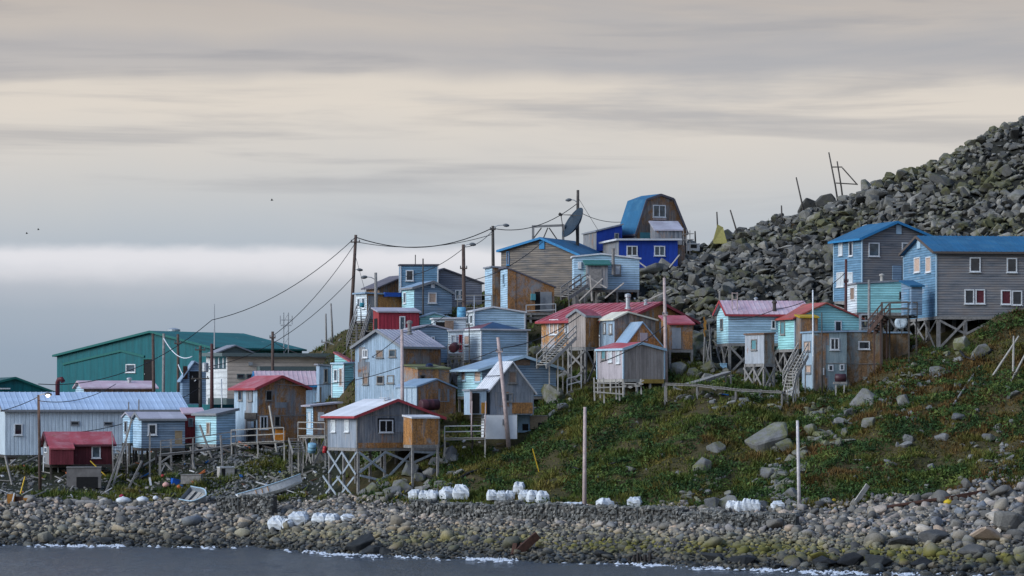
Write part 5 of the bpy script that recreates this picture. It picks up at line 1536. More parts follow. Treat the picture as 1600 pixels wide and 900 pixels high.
pole('short tarred pole rising in front of the green awning', 426, 640, 426, 518, 268, 0.14, TARWOOD, ((0.93, 0.5),), None)
pole('tall leaning brown pole at the edge of the green mound', 547, 512, 556, 367, None, 0.17, TARWOOD, ((0.93, 0.9),), (0.66, 0.35, 0.05))
pole('grey pole with lamp beside the rusty walled porch house', 588, 505, 587, 426, 268, 0.15, GREYWOOD, (), (0.9, -0.75, 0.25))
pole('brown pole with lamp beside the grey gabled house', 726, 500, 724, 382, 264, 0.17, TARWOOD, ((0.78, 0.6),), (0.97, 0.55, 0.3))
pole('dark pole with lamp behind the big weathered clapboard house', 771, 480, 770, 353, 280, 0.15, DARKWOOD, ((0.95, 0.5),), (0.98, 0.95, 0.2))
pole('dark pole with lamp standing beside the big dark dish', 902, 420, 903, 297, 282, 0.15, DARKWOOD, ((0.72, 0.5),), (0.86, -0.6, 0.3))
pole('bleached pink pole in front of the tall plank house', 629, 650, 628, 515, 240, 0.14, PINKWOOD, ((0.28, 0.5),), None)
pole('leaning bleached pole in front of the steep cabin', 796, 700, 778, 527, None, 0.15, PINKWOOD, ((0.87, 0.5),), None)
pole('mottled pole in front of the orange house end', 1041, 606, 1038, 434, None, 0.14, PINKWOOD, ((0.66, 0.4),), None)
pole('tall bare pole standing on the beach by the gabions', 913, 808, 914, 636, None, 0.13, PINKWOOD)
pole('white painted bare pole at the foot of the grass slope', 1249, 795, 1246, 657, None, 0.11, plain('flaking_white_pole', (0.5, 0.47, 0.47), 0.8, 0.35, 3.0))
pole('dark red pole in front of the aqua clapboard house', 1321, 500, 1322, 405, 245, 0.12, plain('maroon_pole', (0.075, 0.032, 0.032), 0.8), ((0.8, 0.35),))
pole('grey pole rising in front of the aqua clapboard wall', 1358, 516, 1358, 437, 240.5, 0.12, GREYWOOD)
pole('white pipe pole at the rusty two storey house front', 1271, 575, 1270, 453, 237.0, 0.06, WHITE, name='pipe_pole', cat='pole')
pole('dark thin pipe on the rusty two storey house front', 1285, 575, 1284, 488, 236.4, 0.05, DARKWOOD, name='pipe_pole', cat='pole')
pole('thin dark post with cable loop before the cyan clapboard wall', 734, 560, 733, 505, 250, 0.05, DARKWOOD, ((0.3, 1.0),), name='thin_post', cat='post')
pole('thin mast rising over the pale cyan gabled house', 741, 530, 741, 462, 258, 0.04, GALV, name='thin_mast', cat='mast')
pole('roof stub post on the slate blue gabled house', 661, 450, 661, 404, 268, 0.07, DARKWOOD, name='thin_post', cat='post')
for i, (a, b, c, d, w) in enumerate([(520, 534, 517, 474, 'tall'), (510, 536, 509, 490, 'short')]):
    pole(w + ' bare grey driftwood post on top of the green mound', a, b, c, d, 283, 0.09, GREYWOOD, ((0.2, 0.9),) if i else (), name='driftwood_post', cat='post')
for lab, a, b, c, d in (('dark leaning pole alone on the boulder skyline', 1258, 322, 1244, 277), ('tallest leaning pole of the broken frame on the boulder skyline', 1312, 306, 1295, 238), ('shorter upright of the broken frame on the boulder skyline', 1319, 302, 1308, 252),
                        ('short dark stake below the leaning skyline pole', 1222, 337, 1221, 321), ('stake beside the yellow tent on the ridge', 1123, 366, 1120, 331), ('leaning stake right of the yellow tent', 1156, 352, 1141, 328), ('short stake behind the royal blue cabin', 1087, 390, 1086, 361)):
    pole(lab, a, b, c, d, 291 if a > 1200 else 286, 0.075, DARKWOOD, name='wooden_pole', cat='pole')
def stick(label, A, B, w=0.1, mat=GREYWOOD, name='driftwood_beam', cat='beam', h=None, group=None, round_=False):
    mb = MB()
    A, B = Vector(A), Vector(B)
    if round_: mb.tube([A, A.lerp(B, .5), B], [w / 2, w / 2 * 1.05, w / 2 * .8], 8)
    else: mb.beam(A, B, w, h or w)
    o = mb.build(name, mat, None, smooth=False)
    return tag(o, label, cat, group)
stick('upper crossbar of the broken skyline frame', PT(1299, 261, 290.8), PT(1316, 261, 290.8), 0.1, DARKWOOD)
stick('lower crossbar of the broken skyline frame', PT(1306, 286, 290.8), PT(1340, 288, 290.8), 0.1, DARKWOOD)
stick('sloping strut of the broken skyline frame', PT(1316, 262, 290.7), PT(1340, 289, 290.7), 0.1, DARKWOOD)

# ------------------------------------------------------------------ lattice radio mast
o = thing('radio_mast', 'slim lattice radio mast with antennas behind the school wing', 'radio mast', PT(447, 640, 300))
g0 = PT(447, 640, 300)
for s in (-1, 1):
    mb = MB(); mb.tube([g0 + Vector((s * 0.22, 0, -1)), g0 + Vector((s * 0.22, 0, 9.1))], 0.05, 5); mb.build('mast_leg', GALV, o)
for k in range(12):
    z = k * 0.75
    mb = MB(); mb.beam(g0 + Vector((-0.22, 0, z)), g0 + Vector((0.22, 0, z + 0.75)), 0.04); mb.build('lacing_bar', GALV, o)
mb = MB(); mb.beam(g0 + Vector((-0.55, 0, 8.4)), g0 + Vector((0.55, 0, 8.4)), 0.08); mb.build('crossbar', GALV, o)
mb = MB(); mb.beam(g0 + Vector((-0.5, 0, 7.9)), g0 + Vector((0.5, 0, 7.9)), 0.12); mb.build('crossbar', GALV, o)
for s in (-0.55, 0.55):
    mb = MB(); mb.tube([g0 + Vector((s, 0, 8.0)), g0 + Vector((s, 0, 8.8))], 0.05, 6); mb.build('antenna', GALV, o)

# ------------------------------------------------------------------ overhead lines
M_WIRE = plain('black_cable', (0.018, 0.018, 0.022), 0.6)
def wire(label, A, B, sag, r=0.028, mat=M_WIRE):
    """A, B: (column, row, distance); sag in metres"""
    a, b = PT(*A), PT(*B)
    pts = []
    for i in range(15):
        t = i / 14
        p = a.lerp(b, t); p.z -= sag * 4 * t * (1 - t); pts.append(p)
    mb = MB(); mb.tube(pts, r, 5)
    return tag(mb.build('power_line', mat, None, smooth=True), label, 'power line')
TP = (555, 372, 276)
wire('long power line from the mound pole to the dark red school pole', (555, 371, 276), (331, 500, 266), 1.1, 0.032)
wire('power line continuing past the school poles towards the lit lamp', (331, 500, 266), (60, 600, 242), 1.6, 0.032)
wire('low power line leaving the lit lamp pole seaward', (60, 620, 240), (-60, 648, 232), 0.4, 0.03)
wire('power line from the mound pole down to the tarred pole', (555, 380, 276), (426, 525, 268), 0.7)
wire('power line from the lower mound pole to the transformer pole', (554, 430, 276), (313, 575, 267), 1.6)
wire('service line from the tarred pole to the shed by the cottage', (426, 533, 268), (523, 558, 263), 0.5)
wire('sagging thick line between the mound pole and the dark lamp pole', (557, 371, 276), (770, 356, 280), 1.25, 0.042)
wire('second line between the mound pole and the dark lamp pole', (557, 378, 276), (770, 366, 280), 0.75)
wire('line from the dark lamp pole to the pole by the dish', (771, 357, 280), (902, 318, 282), 0.9, 0.036)
wire('line from the brown lamp pole up to the dark lamp pole', (725, 386, 264), (770, 360, 280), 0.35)
wire('line from the brown lamp pole to the tall plank house', (724, 388, 264), (634, 432, 268), 0.4)
wire('long line from the bleached pink pole to the brown lamp pole', (629, 520, 240), (724, 470, 264), 0.5)
wire('line from the brown lamp pole over the blue roof house', (726, 440, 264), (848, 378, 274), 0.6, 0.03)
wire('low line from the bleached pink pole to the turquoise cottage', (628, 522, 240), (545, 575, 258), 0.3)
wire('dark line across the tall plank house front', (629, 572, 240), (430, 600, 252), 0.6)
wire('line between the leaning bleached pole and the bleached pink pole', (781, 545, 236), (629, 572, 240), 0.5, 0.03)
wire('thick line from the leaning bleached pole to the orange house', (781, 544, 236), (908, 492, 246), 0.5, 0.036)
wire('thick line from the orange house to the mottled pole', (938, 566, 240), (1037, 510, 234), 0.3, 0.036)
wire('line from the leaning pole to the tall plank house lean to', (789, 586, 235), (690, 580, 244), 0.2)
wire('line from the cyan pink roofed house to the orange house', (1138, 500, 245), (1212, 483, 243), 0.2)
wire('line from the mottled pole to the aqua box house', (1212, 483, 243), (1322, 425, 245), 0.6)
wire('service drop to the warehouse roof', (181, 600, 262), (60, 626, 240), 0.6)
wire('low line across the warehouse front', (313, 605, 267), (110, 676, 256), 0.8, 0.03)
wire('line from the pole by the dish to the barn roofed house', (903, 330, 282), (970, 347, 285), 0.3)
wire('guy line right of the pole by the dish', (904, 310, 282), (936, 362, 284), 0.0, 0.018)
wire('guy line left of the mound pole', (554, 395, 276), (572, 460, 272), 0.0, 0.018)
for k, (x, y) in enumerate(((249, 521), (281, 560))):
    wire(('upper' if k == 0 else 'lower') + ' looping white cable between the gymnasium poles', (256 + 22 * k, y + 8, 274), (300 + 6 * k, y + 36 if k == 0 else 594, 270), 0.7, 0.045, WHITE)

# ------------------------------------------------------------------ big dark dish on the ridge
o = thing('satellite_dish', 'huge dark satellite dish tilted to the left on the ridge', 'satellite dish', PT(898, 386, 281))
c = PT(897, 349, 281); ax = Vector((-0.80, -0.32, 0.50)).normalized()
prof_o = [(0.02, -0.34), (0.45, -0.3), (0.9, -0.18), (1.28, 0.0), (1.52, 0.16), (1.50, 0.2), (1.25, 0.06), (0.85, -0.12), (0.4, -0.25), (0.02, -0.28)]
mb = MB(); mb.lathe(c, prof_o, 24, 0, ax); d_ = mb.build('reflector', plain('dark_blue_dish', (0.022, 0.04, 0.06), 0.6, 0.25), o, smooth=True)
ru = ax.cross(Vector((0.3, 0.9, 0.1))).normalized(); rv = ax.cross(ru)
for k in range(3):
    a = 2 * math.pi * k / 3 + .4
    mb = MB(); mb.beam(c + (ru * math.cos(a) + rv * math.sin(a)) * 1.48 + ax * .15, c + ax * 1.45, 0.05); mb.build('feed_strut', DARKWOOD, o)
mb = MB(); mb.lathe(c + ax * 1.35, [(0.13, 0), (0.13, 0.3)], 10, 0, ax); mb.build('feed_horn', DARKWOOD, o)
mb = MB(); mb.beam(c - ax * 0.3, PT(903, 392, 281.5), 0.2); mb.build('stand', DARKWOOD, o)
o = thing('drying_rack', 'flat topped timber drying frame left of the big dish', 'frame', PT(855, 385, 282))
for x in (833, 880):
    mb = MB(); mb.beam(PT(x, 395, 282), PT(x, 352, 282), 0.22); mb.build('post', GREYWOOD, o)
mb = MB(); mb.beam(PT(831, 354, 282), PT(882, 352, 282), 0.2); mb.build('crossbeam', GREYWOOD, o)
for a, b in (((845, 382), (856, 356)), ((873, 378), (858, 356)), ((834, 372), (846, 356))):
    mb = MB(); mb.beam(PT(*a, 281.8), PT(*b, 281.8), 0.1); mb.build('brace', DARKWOOD, o)

# ------------------------------------------------------------------ bulk bags
M_BAG = plain('white_woven_sack', (0.54, 0.57, 0.60), 0.8, 0.35, 3.0)
def bag_mesh(seed):
    rg = random.Random(seed)
    bm = bmesh.new(); bmesh.ops.create_cube(bm, size=1.0); bmesh.ops.subdivide_edges(bm, edges=bm.edges, cuts=3, use_grid_fill=True)
    for v in bm.verts:
        p = v.co
        q = Vector((p.x, p.y, 0)); k = 1.0 + 0.32 * (0.25 - p.z * p.z) * 2
        n = q.length
        if n > 0.5: q *= 1 - 0.22 * (n - 0.5)
        top = max(0, (p.z - 0.25) / 0.25)
        p.x, p.y = q.x * k * (1 - 0.30 * top), q.y * k * (1 - 0.30 * top)
        p.z = p.z + 0.2 * top * rg.uniform(-0.7, 1.2)
        p += Vector((rg.uniform(-1, 1), rg.uniform(-1, 1), rg.uniform(-.6, .6))) * 0.06
        p.z += 0.5
    for sx in (-1, 1):
        for sy in (-1, 1):
            b = Vector((sx * 0.3, sy * 0.3, 0.96)); t = Vector((sx * rg.uniform(0.1, 0.34), sy * 0.2, rg.uniform(1.05, 1.22))); e = Vector((sx * 0.12, sy * 0.32, 0.98))
            vs = [bm.verts.new(q) for q in (b, e, t + Vector((.03, 0, 0)), t - Vector((.03, 0, 0)))]
            vb = [bm.verts.new(q + Vector((0, 0.05, 0))) for q in (b, e, t + Vector((.03, 0, 0)), t - Vector((.03, 0, 0)))]
            for f in ((0, 1, 2, 3), ): bm.faces.new([vs[i] for i in f]); bm.faces.new([vb[i] for i in f[::-1]])
            for i in range(4): bm.faces.new([vs[i], vb[i], vb[(i + 1) % 4], vs[(i + 1) % 4]])
    bmesh.ops.recalc_face_normals(bm, faces=bm.faces)
    me = bpy.data.meshes.new('bulk_bag'); bm.to_mesh(me); bm.free(); me.materials.append(M_BAG)
    return me
BAGS = [bag_mesh(i) for i in range(4)]
def bags(label, lst):
    for i, (px, py, w, h) in enumerate(lst):
        g = G(px, py); s = g.y / F
        o = bpy.data.objects.new('bulk_bag', BAGS[(i + px) % 4]); COL.objects.link(o)
        top = max(float(gz(g.x, g.y + 0.3)), g.z)
        o.location = (g.x, g.y + w * s * .4, ZP(py, g.y) + 0.16); o.scale = (w * s, w * s, h * s / 1.1); o.rotation_euler = (0, 0, random.uniform(-.5, .5))
        tag(o, label, 'bulk bag', label.replace('white bulk bag', 'bulk bags'))
bags('white bulk bag in the row of three above the first gabion baskets', [(648, 784, 15, 15), (662, 785, 14, 14), (676, 784, 15, 14)])
bags('white bulk bag in the crumpled pair with tall loops by the gabions', [(700, 783, 20, 18), (720, 784, 22, 22)])
bags('white bulk bag in the row of three beside the packed cluster', [(769, 785, 14, 15), (783, 785, 13, 14), (796, 785, 13, 14)])
bags('white bulk bag in the packed cluster of four behind the gabions', [(811, 776, 16, 18), (819, 787, 15, 17), (833, 788, 17, 17), (848, 789, 17, 17)])
bags('lone white bulk bag slumped open beside the beach pole', [(946, 797, 20, 14)])
bags('lone upright white bulk bag right of the beach pole', [(992, 796, 20, 15)])
bags('white bulk bag in the tight cluster of four by the grey boulder', [(1145, 801, 15, 14), (1157, 803, 14, 15), (1168, 802, 15, 18), (1180, 802, 15, 16)])
bags('lone small white bulk bag by the white painted pole', [(1216, 800, 18, 13)])
bags('white bulk bag half buried among the beach cobbles', [(433, 831, 22, 20), (449, 829, 13, 14), (466, 824, 26, 20), (500, 820, 20, 14), (519, 819, 16, 12), (543, 817, 18, 10)])
bags('flat white collapsed bag at the foot of the beach pole', [(898, 798, 34, 9)])

# ------------------------------------------------------------------ skiff
def skiff(label, px, py, length, yaw, pitch, roll, mat, name='skiff', flip=False, seatmat=PALEWOOD, rust=True):
    g = G(px, py)
    o = thing(name, label, 'boat', g, 0.0)
    secs = []
    n = 12
    for i in range(n):
        t = i / (n - 1)
        x = (t - 0.5) * length
        hw = 0.80 * (1 - max(0, (t - 0.45) / 0.55) ** 2.2) + 0.015
        keel = 0.0 + 0.40 * max(0, (t - 0.6) / 0.4) ** 2
        sheer = 0.72 + 0.30 * t ** 2
        secs.append([(x, -hw, sheer), (x, -hw * 0.9, keel + 0.28), (x, -hw * 0.62, keel + 0.07), (x, 0, keel), (x, hw * 0.62, keel + 0.07), (x, hw * 0.9, keel + 0.28), (x, hw, sheer)])
    M = Matrix.Translation(g) @ Matrix.Rotation(yaw, 4, 'Z') @ Matrix.Rotation(pitch, 4, 'Y') @ Matrix.Rotation(roll + (math.pi if flip else 0), 4, 'X') @ Matrix.Translation((0, 0, -0.9 if flip else 0))
    def loft(ss, mb):
        base = len(mb.v)
        for s in ss: mb.v += [M @ Vector(p) for p in s]
        for i in range(len(ss) - 1):
            for j in range(6):
                a = base + i * 7 + j; mb.f.append([a, a + 1, a + 8, a + 7]); mb.i.append(0)
    mb = MB(); loft(secs, mb)
    inn = [[(x, y * 0.93, z + (0.03 if k not in (0, 6) else 0.0)) for k, (x, y, z) in enumerate(s)][::-1] for s in secs]
    loft(inn, mb)
    mb.poly([M @ Vector(p) for p in secs[0]]); 
    mb.build('hull', mat, o)
    for s in (0, 6):
        mb = MB(); mb.tube([M @ Vector(q[s]) for q in secs], 0.045, 6); mb.build('gunwale', T_PALEB, o)
    for t in (0.25, 0.5, 0.72):
        k = int(t * (n - 1)); x, y, z = secs[k][1]
        mb = MB(); mb.pbox(M @ Vector((x - .14, y, z + .15)), (M @ Vector((x + .14, y, z + .15))) - (M @ Vector((x - .14, y, z + .15))), (M @ Vector((x - .14, -y, z + .15))) - (M @ Vector((x - .14, y, z + .15))), (0, 0, 0.04)); mb.build('thwart', seatmat, o)
    if rust:
        for x in (-0.9, -0.55, -0.2):
            k = min(n - 1, int((x / length + 0.5) * (n - 1))); a = Vector(secs[k][0]); b = Vector(secs[k][1])
            mb = MB(); mb.beam(M @ (a.lerp(b, 0.1) + Vector((0, -0.02, 0))), M @ (a.lerp(b, 0.85) + Vector((0, -0.02, 0))), 0.10, 0.02); mb.build('rust_streak', plain('rust_orange', (0.42, 0.2, 0.05), 0.8, 0.4), o)
    return o
skiff('white skiff with rust streaks drawn up below the deck', 424, 775, 5.0, math.radians(12), math.radians(-14), math.radians(-4), plain('worn_white_hull', (0.80, 0.81, 0.82), 0.6, 0.15))
skiff('small grey dinghy lying tipped on the shingle', 308, 786, 1.9, math.radians(-25), math.radians(12), math.radians(35), plain('grey_hull', (0.26, 0.29, 0.32), 0.6, 0.2), 'dinghy', False, rust=False)

# ------------------------------------------------------------------ decks, walks, stairs
def gp(px, py, D): return PT(px, py, D)
deck('long railed timber deck in front of the red roofed weathered house', [PT(366, 692, 248), PT(448, 688, 247)], 1.6, PALEWOOD, True, 'deck', 'deck', rsides=(-1,))
deck('grey sloping walkway from the cyan shed to the deck', [PT(250, 709, 246.5), PT(300, 704, 247), PT(366, 694, 248)], 1.1, GREYWOOD, True, 'walkway', 'walkway', rsides=(-1,))
deck('small porch deck with rails by the flat roofed cabin', [PT(470, 680, 243), PT(512, 681, 242.2)], 1.1, PALEWOOD, True, 'porch_deck', 'deck', rsides=(-1,))
stairs('short grey steps from the porch deck to the ground', PT(460, 686, 243), PT(467, 709, 241), 0.9, 6, GREYWOOD, False)
deck('railed landing at the foot of the steep cabin stairs', [PT(695, 684, 233), PT(758, 683, 233)], 1.2, PALEWOOD, True, 'landing', 'deck', rsides=(-1,), rmat=GALV, railh=0.85)
deck('narrow plank boardwalk curving below the orange house', [PT(1040, 598, 234.5), PT(1090, 600, 234), PT(1150, 607, 233.5), PT(1222, 611, 233)], 0.9, GREYWOOD)
deck('upper plank walk leading to the stilts of the cyan house', [PT(1072, 600, 237.5), PT(1105, 590, 239), PT(1138, 580, 240)], 0.8, GREYWOOD, name='plank_walk')
stairs('brown timber stairs up to the rusty two storey house', PT(1255, 556, 236.8), PT(1231, 600, 235.4), 0.9, 9, PALEWOOD, True)
stairs('pale ladder stair standing at the end of the boardwalk', PT(1238, 583, 234.0), PT(1230, 620, 233.0), 0.7, 7, PALEWOOD, False)
deck('brown planked landing beside the blue porch of the big grey house', [PT(1384, 494, 238.6), PT(1426, 493, 237.4)], 1.6, DARKWOOD, True, 'landing', 'deck', rsides=(-1, 1))
stairs('brown stairs climbing to the blue porch landing', PT(1384, 494, 238.0), PT(1362, 520, 238.6), 1.2, 7, plain('brown_stair', (0.09, 0.055, 0.045), 0.85, 0.3), True)
deck('galvanised railed walk behind the rusty two storey house', [PT(1344, 512, 242.5), PT(1376, 512, 242.5)], 1.0, GREYWOOD, True, 'railed_walk', 'walkway', rsides=(-1, 1), rmat=GALV)
stairs('grey stairs down the side of the green mound', PT(568, 494, 268), PT(552, 545, 262), 1.1, 12, GREYWOOD, True)
stairs('dark steps up to the white fronted cabin', PT(576, 500, 269), PT(577, 522, 266.5), 1.3, 7, DARKWOOD, True)
deck('pipe railed landing below the stairs of the orange house', [PT(886, 612, 245), PT(908, 606, 245)], 1.0, GREYWOOD, True, 'landing', 'deck', rsides=(-1,), rmat=GALV)
deck('grey deck with railings beside the cyan clapboard houses', [PT(700, 558, 252.5), PT(724, 558, 252.5)], 1.3, GREYWOOD, True, 'porch_deck', 'deck', rsides=(-1,))
deck('timber walk behind the grey gabled house on the ridge', [PT(715, 481, 270), PT(768, 480, 270)], 1.5, GREYWOOD, True, 'timber_walk', 'walkway', rsides=(-1,))
deck('railed walk under the weathered shed below the blue roof', [PT(822, 496, 264), PT(868, 494, 264)], 1.2, GREYWOOD, True, 'railed_walk', 'walkway', rsides=(-1,), rmat=GALV)

# fish rack below the pink-grey wing
o = thing('fish_rack', 'bleached pole fish rack below the pink grey wing', 'rack', G(960, 626))
for x, y0, y1 in ((929, 590, 622), (938, 592, 618), (944, 590, 626), (963, 592, 620), (968, 595, 622), (1002, 592, 612)):
    mb = MB(); mb.beam(PT(x, y1 + 4, 235.5), PT(x - 1, y0, 235.5), 0.11); mb.build('upright', PALEWOOD, o)
for (a, b) in (((927, 598), (1005, 600)), ((928, 606), (1000, 603)), ((927, 612), (975, 616)), ((966, 598), (985, 606)), ((985, 606), (1006, 594))):
    mb = MB(); mb.beam(PT(*a, 235.3), PT(*b, 235.3), 0.09); mb.build('rail', PALEWOOD, o)
o = thing('drying_tower', 'tall narrow pole tripod hung with orange cloth', 'rack', G(1106, 576))
gD = G(1106, 576).y
for a, b in (((1099, 576), (1102, 500)), ((1112, 574), (1108, 505)), ((1103, 578), (1112, 512)), ((1110, 572), (1100, 520))):
    mb = MB(); mb.beam(PT(*a, gD), PT(*b, gD + .3), 0.08); mb.build('pole', GREYWOOD, o)
mb = MB()
for k in range(6):
    z0 = 495 + k * 5; w = 4 - abs(k - 2) * 0.8
    a, b = PT(1099 + (k % 2), z0, gD - .1), PT(1099 + w + (k % 2) * 1.5, z0 + 6, gD - .1)
    mb.pbox(a, (b.x - a.x, 0.05, 0), (0, 0.08, 0), (0.02, 0, b.z - a.z))
mb.build('hanging_cloth', plain('orange_cloth', (0.42, 0.2, 0.04), 0.8, 0.3), o)

# ------------------------------------------------------------------ odds and ends
def cyl(label, name, cat, A, B, r, mat, n=16, caps=True, rim=0.0):
    A, B = Vector(A), Vector(B); L_ = (B - A).length
    mb = MB(); mb.lathe(A, [(r * .8, 0), (r, L_ * .04), (r, L_ * .32), (r * 1.04, L_ * .34), (r, L_ * .36), (r, L_ * .64), (r * 1.04, L_ * .66), (r, L_ * .68), (r, L_ * .96), (r * .8, L_)], n, 0, (B - A))
    return tag(mb.build(name, mat, None, smooth=True), label, cat)
q = G(668, 643); cyl('dark red oil tank lying beside the brown shed', 'oil_tank', 'tank', PT(657, 633, 238.5), PT(685, 632, 239.2), 0.42, plain('dark_red_tank', (0.055, 0.016, 0.022), 0.55))
cyl('light blue drum standing by the brown lamp pole', 'drum', 'drum', PT(721, 497, 261), PT(721, 480, 261), 0.36, plain('light_blue_drum', (0.12, 0.34, 0.5), 0.5))
cyl('dark red drum on the deck by the white porch', 'drum', 'drum', PT(707, 545, 251.7), PT(712, 541, 252.2), 0.36, plain('dark_red_tank', (0.055, 0.016, 0.022), 0.55))
cyl('teal drum on the railing of the white fronted cabin', 'drum', 'drum', PT(565, 480, 267.5), PT(566, 473, 267.5), 0.2, plain('teal_drum', (0.03, 0.2, 0.26), 0.5))
cyl('light blue drum under the porch deck', 'drum', 'drum', PT(487, 707, 241.0), PT(488, 693, 240.8), 0.32, plain('pale_blue_drum', (0.2, 0.38, 0.5), 0.5))
cyl('small red fuel can hanging under the stilt hut side', 'fuel_can', 'fuel can', PT(507, 708, 238), PT(508, 697, 238), 0.16, plain('red_plastic', (0.38, 0.02, 0.03), 0.45))
# barbecue
o = thing('barbecue', 'dark red barrel barbecue on a timber stand by the rusty house', 'barbecue', G(1313, 613))
bD = 235.6; c = PT(1305, 592, bD)
mb = MB(); mb.lathe(PT(1304.5, 591, bD), [(0.2, 0), (0.33, 0.04), (0.33, 0.8), (0.2, 0.84)], 14, 0, (1, 0, 0)); mb.build('lid', plain('maroon_lid', (0.05, 0.018, 0.024), 0.45), o, smooth=True)
mb = MB(); p_ = PT(1303, 600, bD - .35); mb.pbox(p_, (0.98, 0, 0), (0, 0.7, 0), (0, 0, 0.16)); mb.build('tray', GREYWOOD, o)
for x in (1306, 1319):
    for dy in (-.25, .25):
        a = PT(x, 601, bD + dy); mb = MB(); mb.beam((a.x, a.y, gzf(a.x, a.y) - .1), a, 0.1); mb.build('leg', PALEWOOD, o)
# white dish behind the rusty house
o = thing('satellite_dish', 'pale round satellite dish on the railing above the rusty house', 'satellite dish', PT(1409, 516, 240.2))
ax = Vector((-0.35, -0.9, 0.25)).normalized(); c = PT(1408, 504, 239.8)
mb = MB(); mb.lathe(c, [(0.02, -0.16), (0.3, -0.12), (0.5, 0.0), (0.5, 0.03), (0.28, -0.08), (0.02, -0.12)], 20, 0, ax); mb.build('reflector', plain('pale_dish', (0.42, 0.5, 0.56), 0.5), o, smooth=True)
mb = MB(); mb.beam(c - ax * .15, PT(1409, 524, 240.6), 0.08); mb.build('stand', GALV, o)
mb = MB(); mb.beam(c + Vector((0, 0, -.45)), c + ax * 0.5, 0.03); mb.build('feed_arm', GALV, o)
def crate(label, name, cat, px, py, w, h, mat, rot=0.0, D=None, dep=0.7, open_=None, lid=None, tilt=0.0):
    g = G(px, py) if D is None else Vector(((px - 800) * D / F, D, ZP(py, D)))
    s = g.y / F
    o = thing(name, label, cat, g, rot)
    Mx = Matrix.Translation(g) @ Matrix.Rotation(rot, 4, 'Z') @ Matrix.Rotation(tilt, 4, 'Y')
    W_, H_ = w * s, h * s; Dp = W_ * dep; t = 0.04
    def bx(nm, x0, y0, z0, x1, y1, z1, mt):
        mb = MB(); mb.box(x0, y0, z0, x1, y1, z1); mb.v = [Mx @ v for v in mb.v]; return mb.build(nm, mt, o)
    bx('front_panel', -W_ / 2, 0, 0, W_ / 2, t, H_, mat); bx('back_panel', -W_ / 2, Dp - t, 0, W_ / 2, Dp, H_, mat)
    bx('side_panel', -W_ / 2 - t + .002, .002, 0, -W_ / 2 - .001, Dp - .002, H_ - .004, mat); bx('side_panel', W_ / 2 + .001, .002, 0, W_ / 2 + t, Dp - .002, H_ - .004, mat)
    bx('lid', -W_ / 2 - .06, -.05, H_ + .001, W_ / 2 + .06, Dp + .05, H_ + .05, lid or mat)
    if open_: bx('opening', -W_ / 2 + open_[0] * W_, -.012, open_[1] * H_, -W_ / 2 + open_[2] * W_, -.002, open_[3] * H_, DARK)
    return o
crate('weathered kennel box with dark opening on a plank stand', 'kennel', 'kennel', 355, 749, 22, 17, PALEWOOD, 0.35, None, 0.8, (0.08, 0.15, 0.36, 0.9), WHITE)
crate('low grey concrete bin with dark hatch below the red hut', 'concrete_bin', 'bin', 131, 764, 52, 32, plain('stained_concrete', (0.16, 0.15, 0.145), 0.9, 0.35, 2.0), 0.12, None, 0.6, (0.28, 0.0, 0.92, 0.55), GREYWOOD)
crate('pale blue bin among the stones below the cyan house', 'bin', 'bin', 1131, 582, 8, 13, plain('pale_blue_bin', (0.3, 0.5, 0.66), 0.6), 0.1, None, 1.0)
crate('white appliance tipped over by the pale ladder stair', 'appliance', 'appliance', 1243, 618, 16, 11, WHITE, 0.2, None, 0.7, None, WHITE, -0.5)
crate('blue framed cabinet leaning beside the steep cabin', 'cabinet', 'cabinet', 819, 676, 19, 32, plain('pale_blue_frame', (0.24, 0.36, 0.46), 0.75, 0.25), -0.15, None, 0.6, (0.35, 0.1, 0.85, 0.42), None)
crate('tan wooden box beside the blue framed cabinet', 'wooden_box', 'box', 842, 672, 26, 20, plain('tan_wood', (0.2, 0.155, 0.10), 0.85, 0.3), 0.1, None, 0.8, (0.45, 0.0, 0.95, 0.5), GREYWOOD)
crate('small tan hut box on the walkway by the red shed', 'wooden_box', 'box', 279, 694, 10, 20, plain('tan_wood', (0.2, 0.155, 0.10), 0.85, 0.3), 0.1, 246.8, 0.8, None, None)
crate('bright orange board box on the railed deck', 'orange_box', 'box', 437, 688, 14, 15, plain('orange_board', (0.50, 0.18, 0.02), 0.7, 0.2), 0.2, 246.8, 0.3, None, None, 0.12)
crate('grey crate half sunk in the rubble below the walkway', 'crate', 'crate', 298, 757, 30, 14, GREYWOOD, -0.1, None, 0.6)
crate('white timber box under the blue cabin steps', 'wooden_box', 'box', 573, 527, 13, 9, PALEWOOD, 0.1, 265, 0.7, (0.3, 0.1, 0.8, 0.9))
crate('bright blue fish tub among the rubble', 'fish_tub', 'tub', 276, 759, 14, 8, plain('bright_blue_plastic', (0.01, 0.09, 0.42), 0.4), 0.4, None, 0.8, None, None, 0.25)
crate('blue tarpaulin covered box beside the red hut', 'covered_box', 'box', 108, 722, 17, 6, plain('blue_tarpaulin', (0.015, 0.07, 0.34), 0.5), 0.1, None, 0.6)
crate('pale snow machine crate behind the royal blue cabin', 'crate', 'crate', 1083, 392, 20, 11, GALV, 0.2, 284, 0.7, (0.3, 0.4, 0.8, 0.9), WHITE)
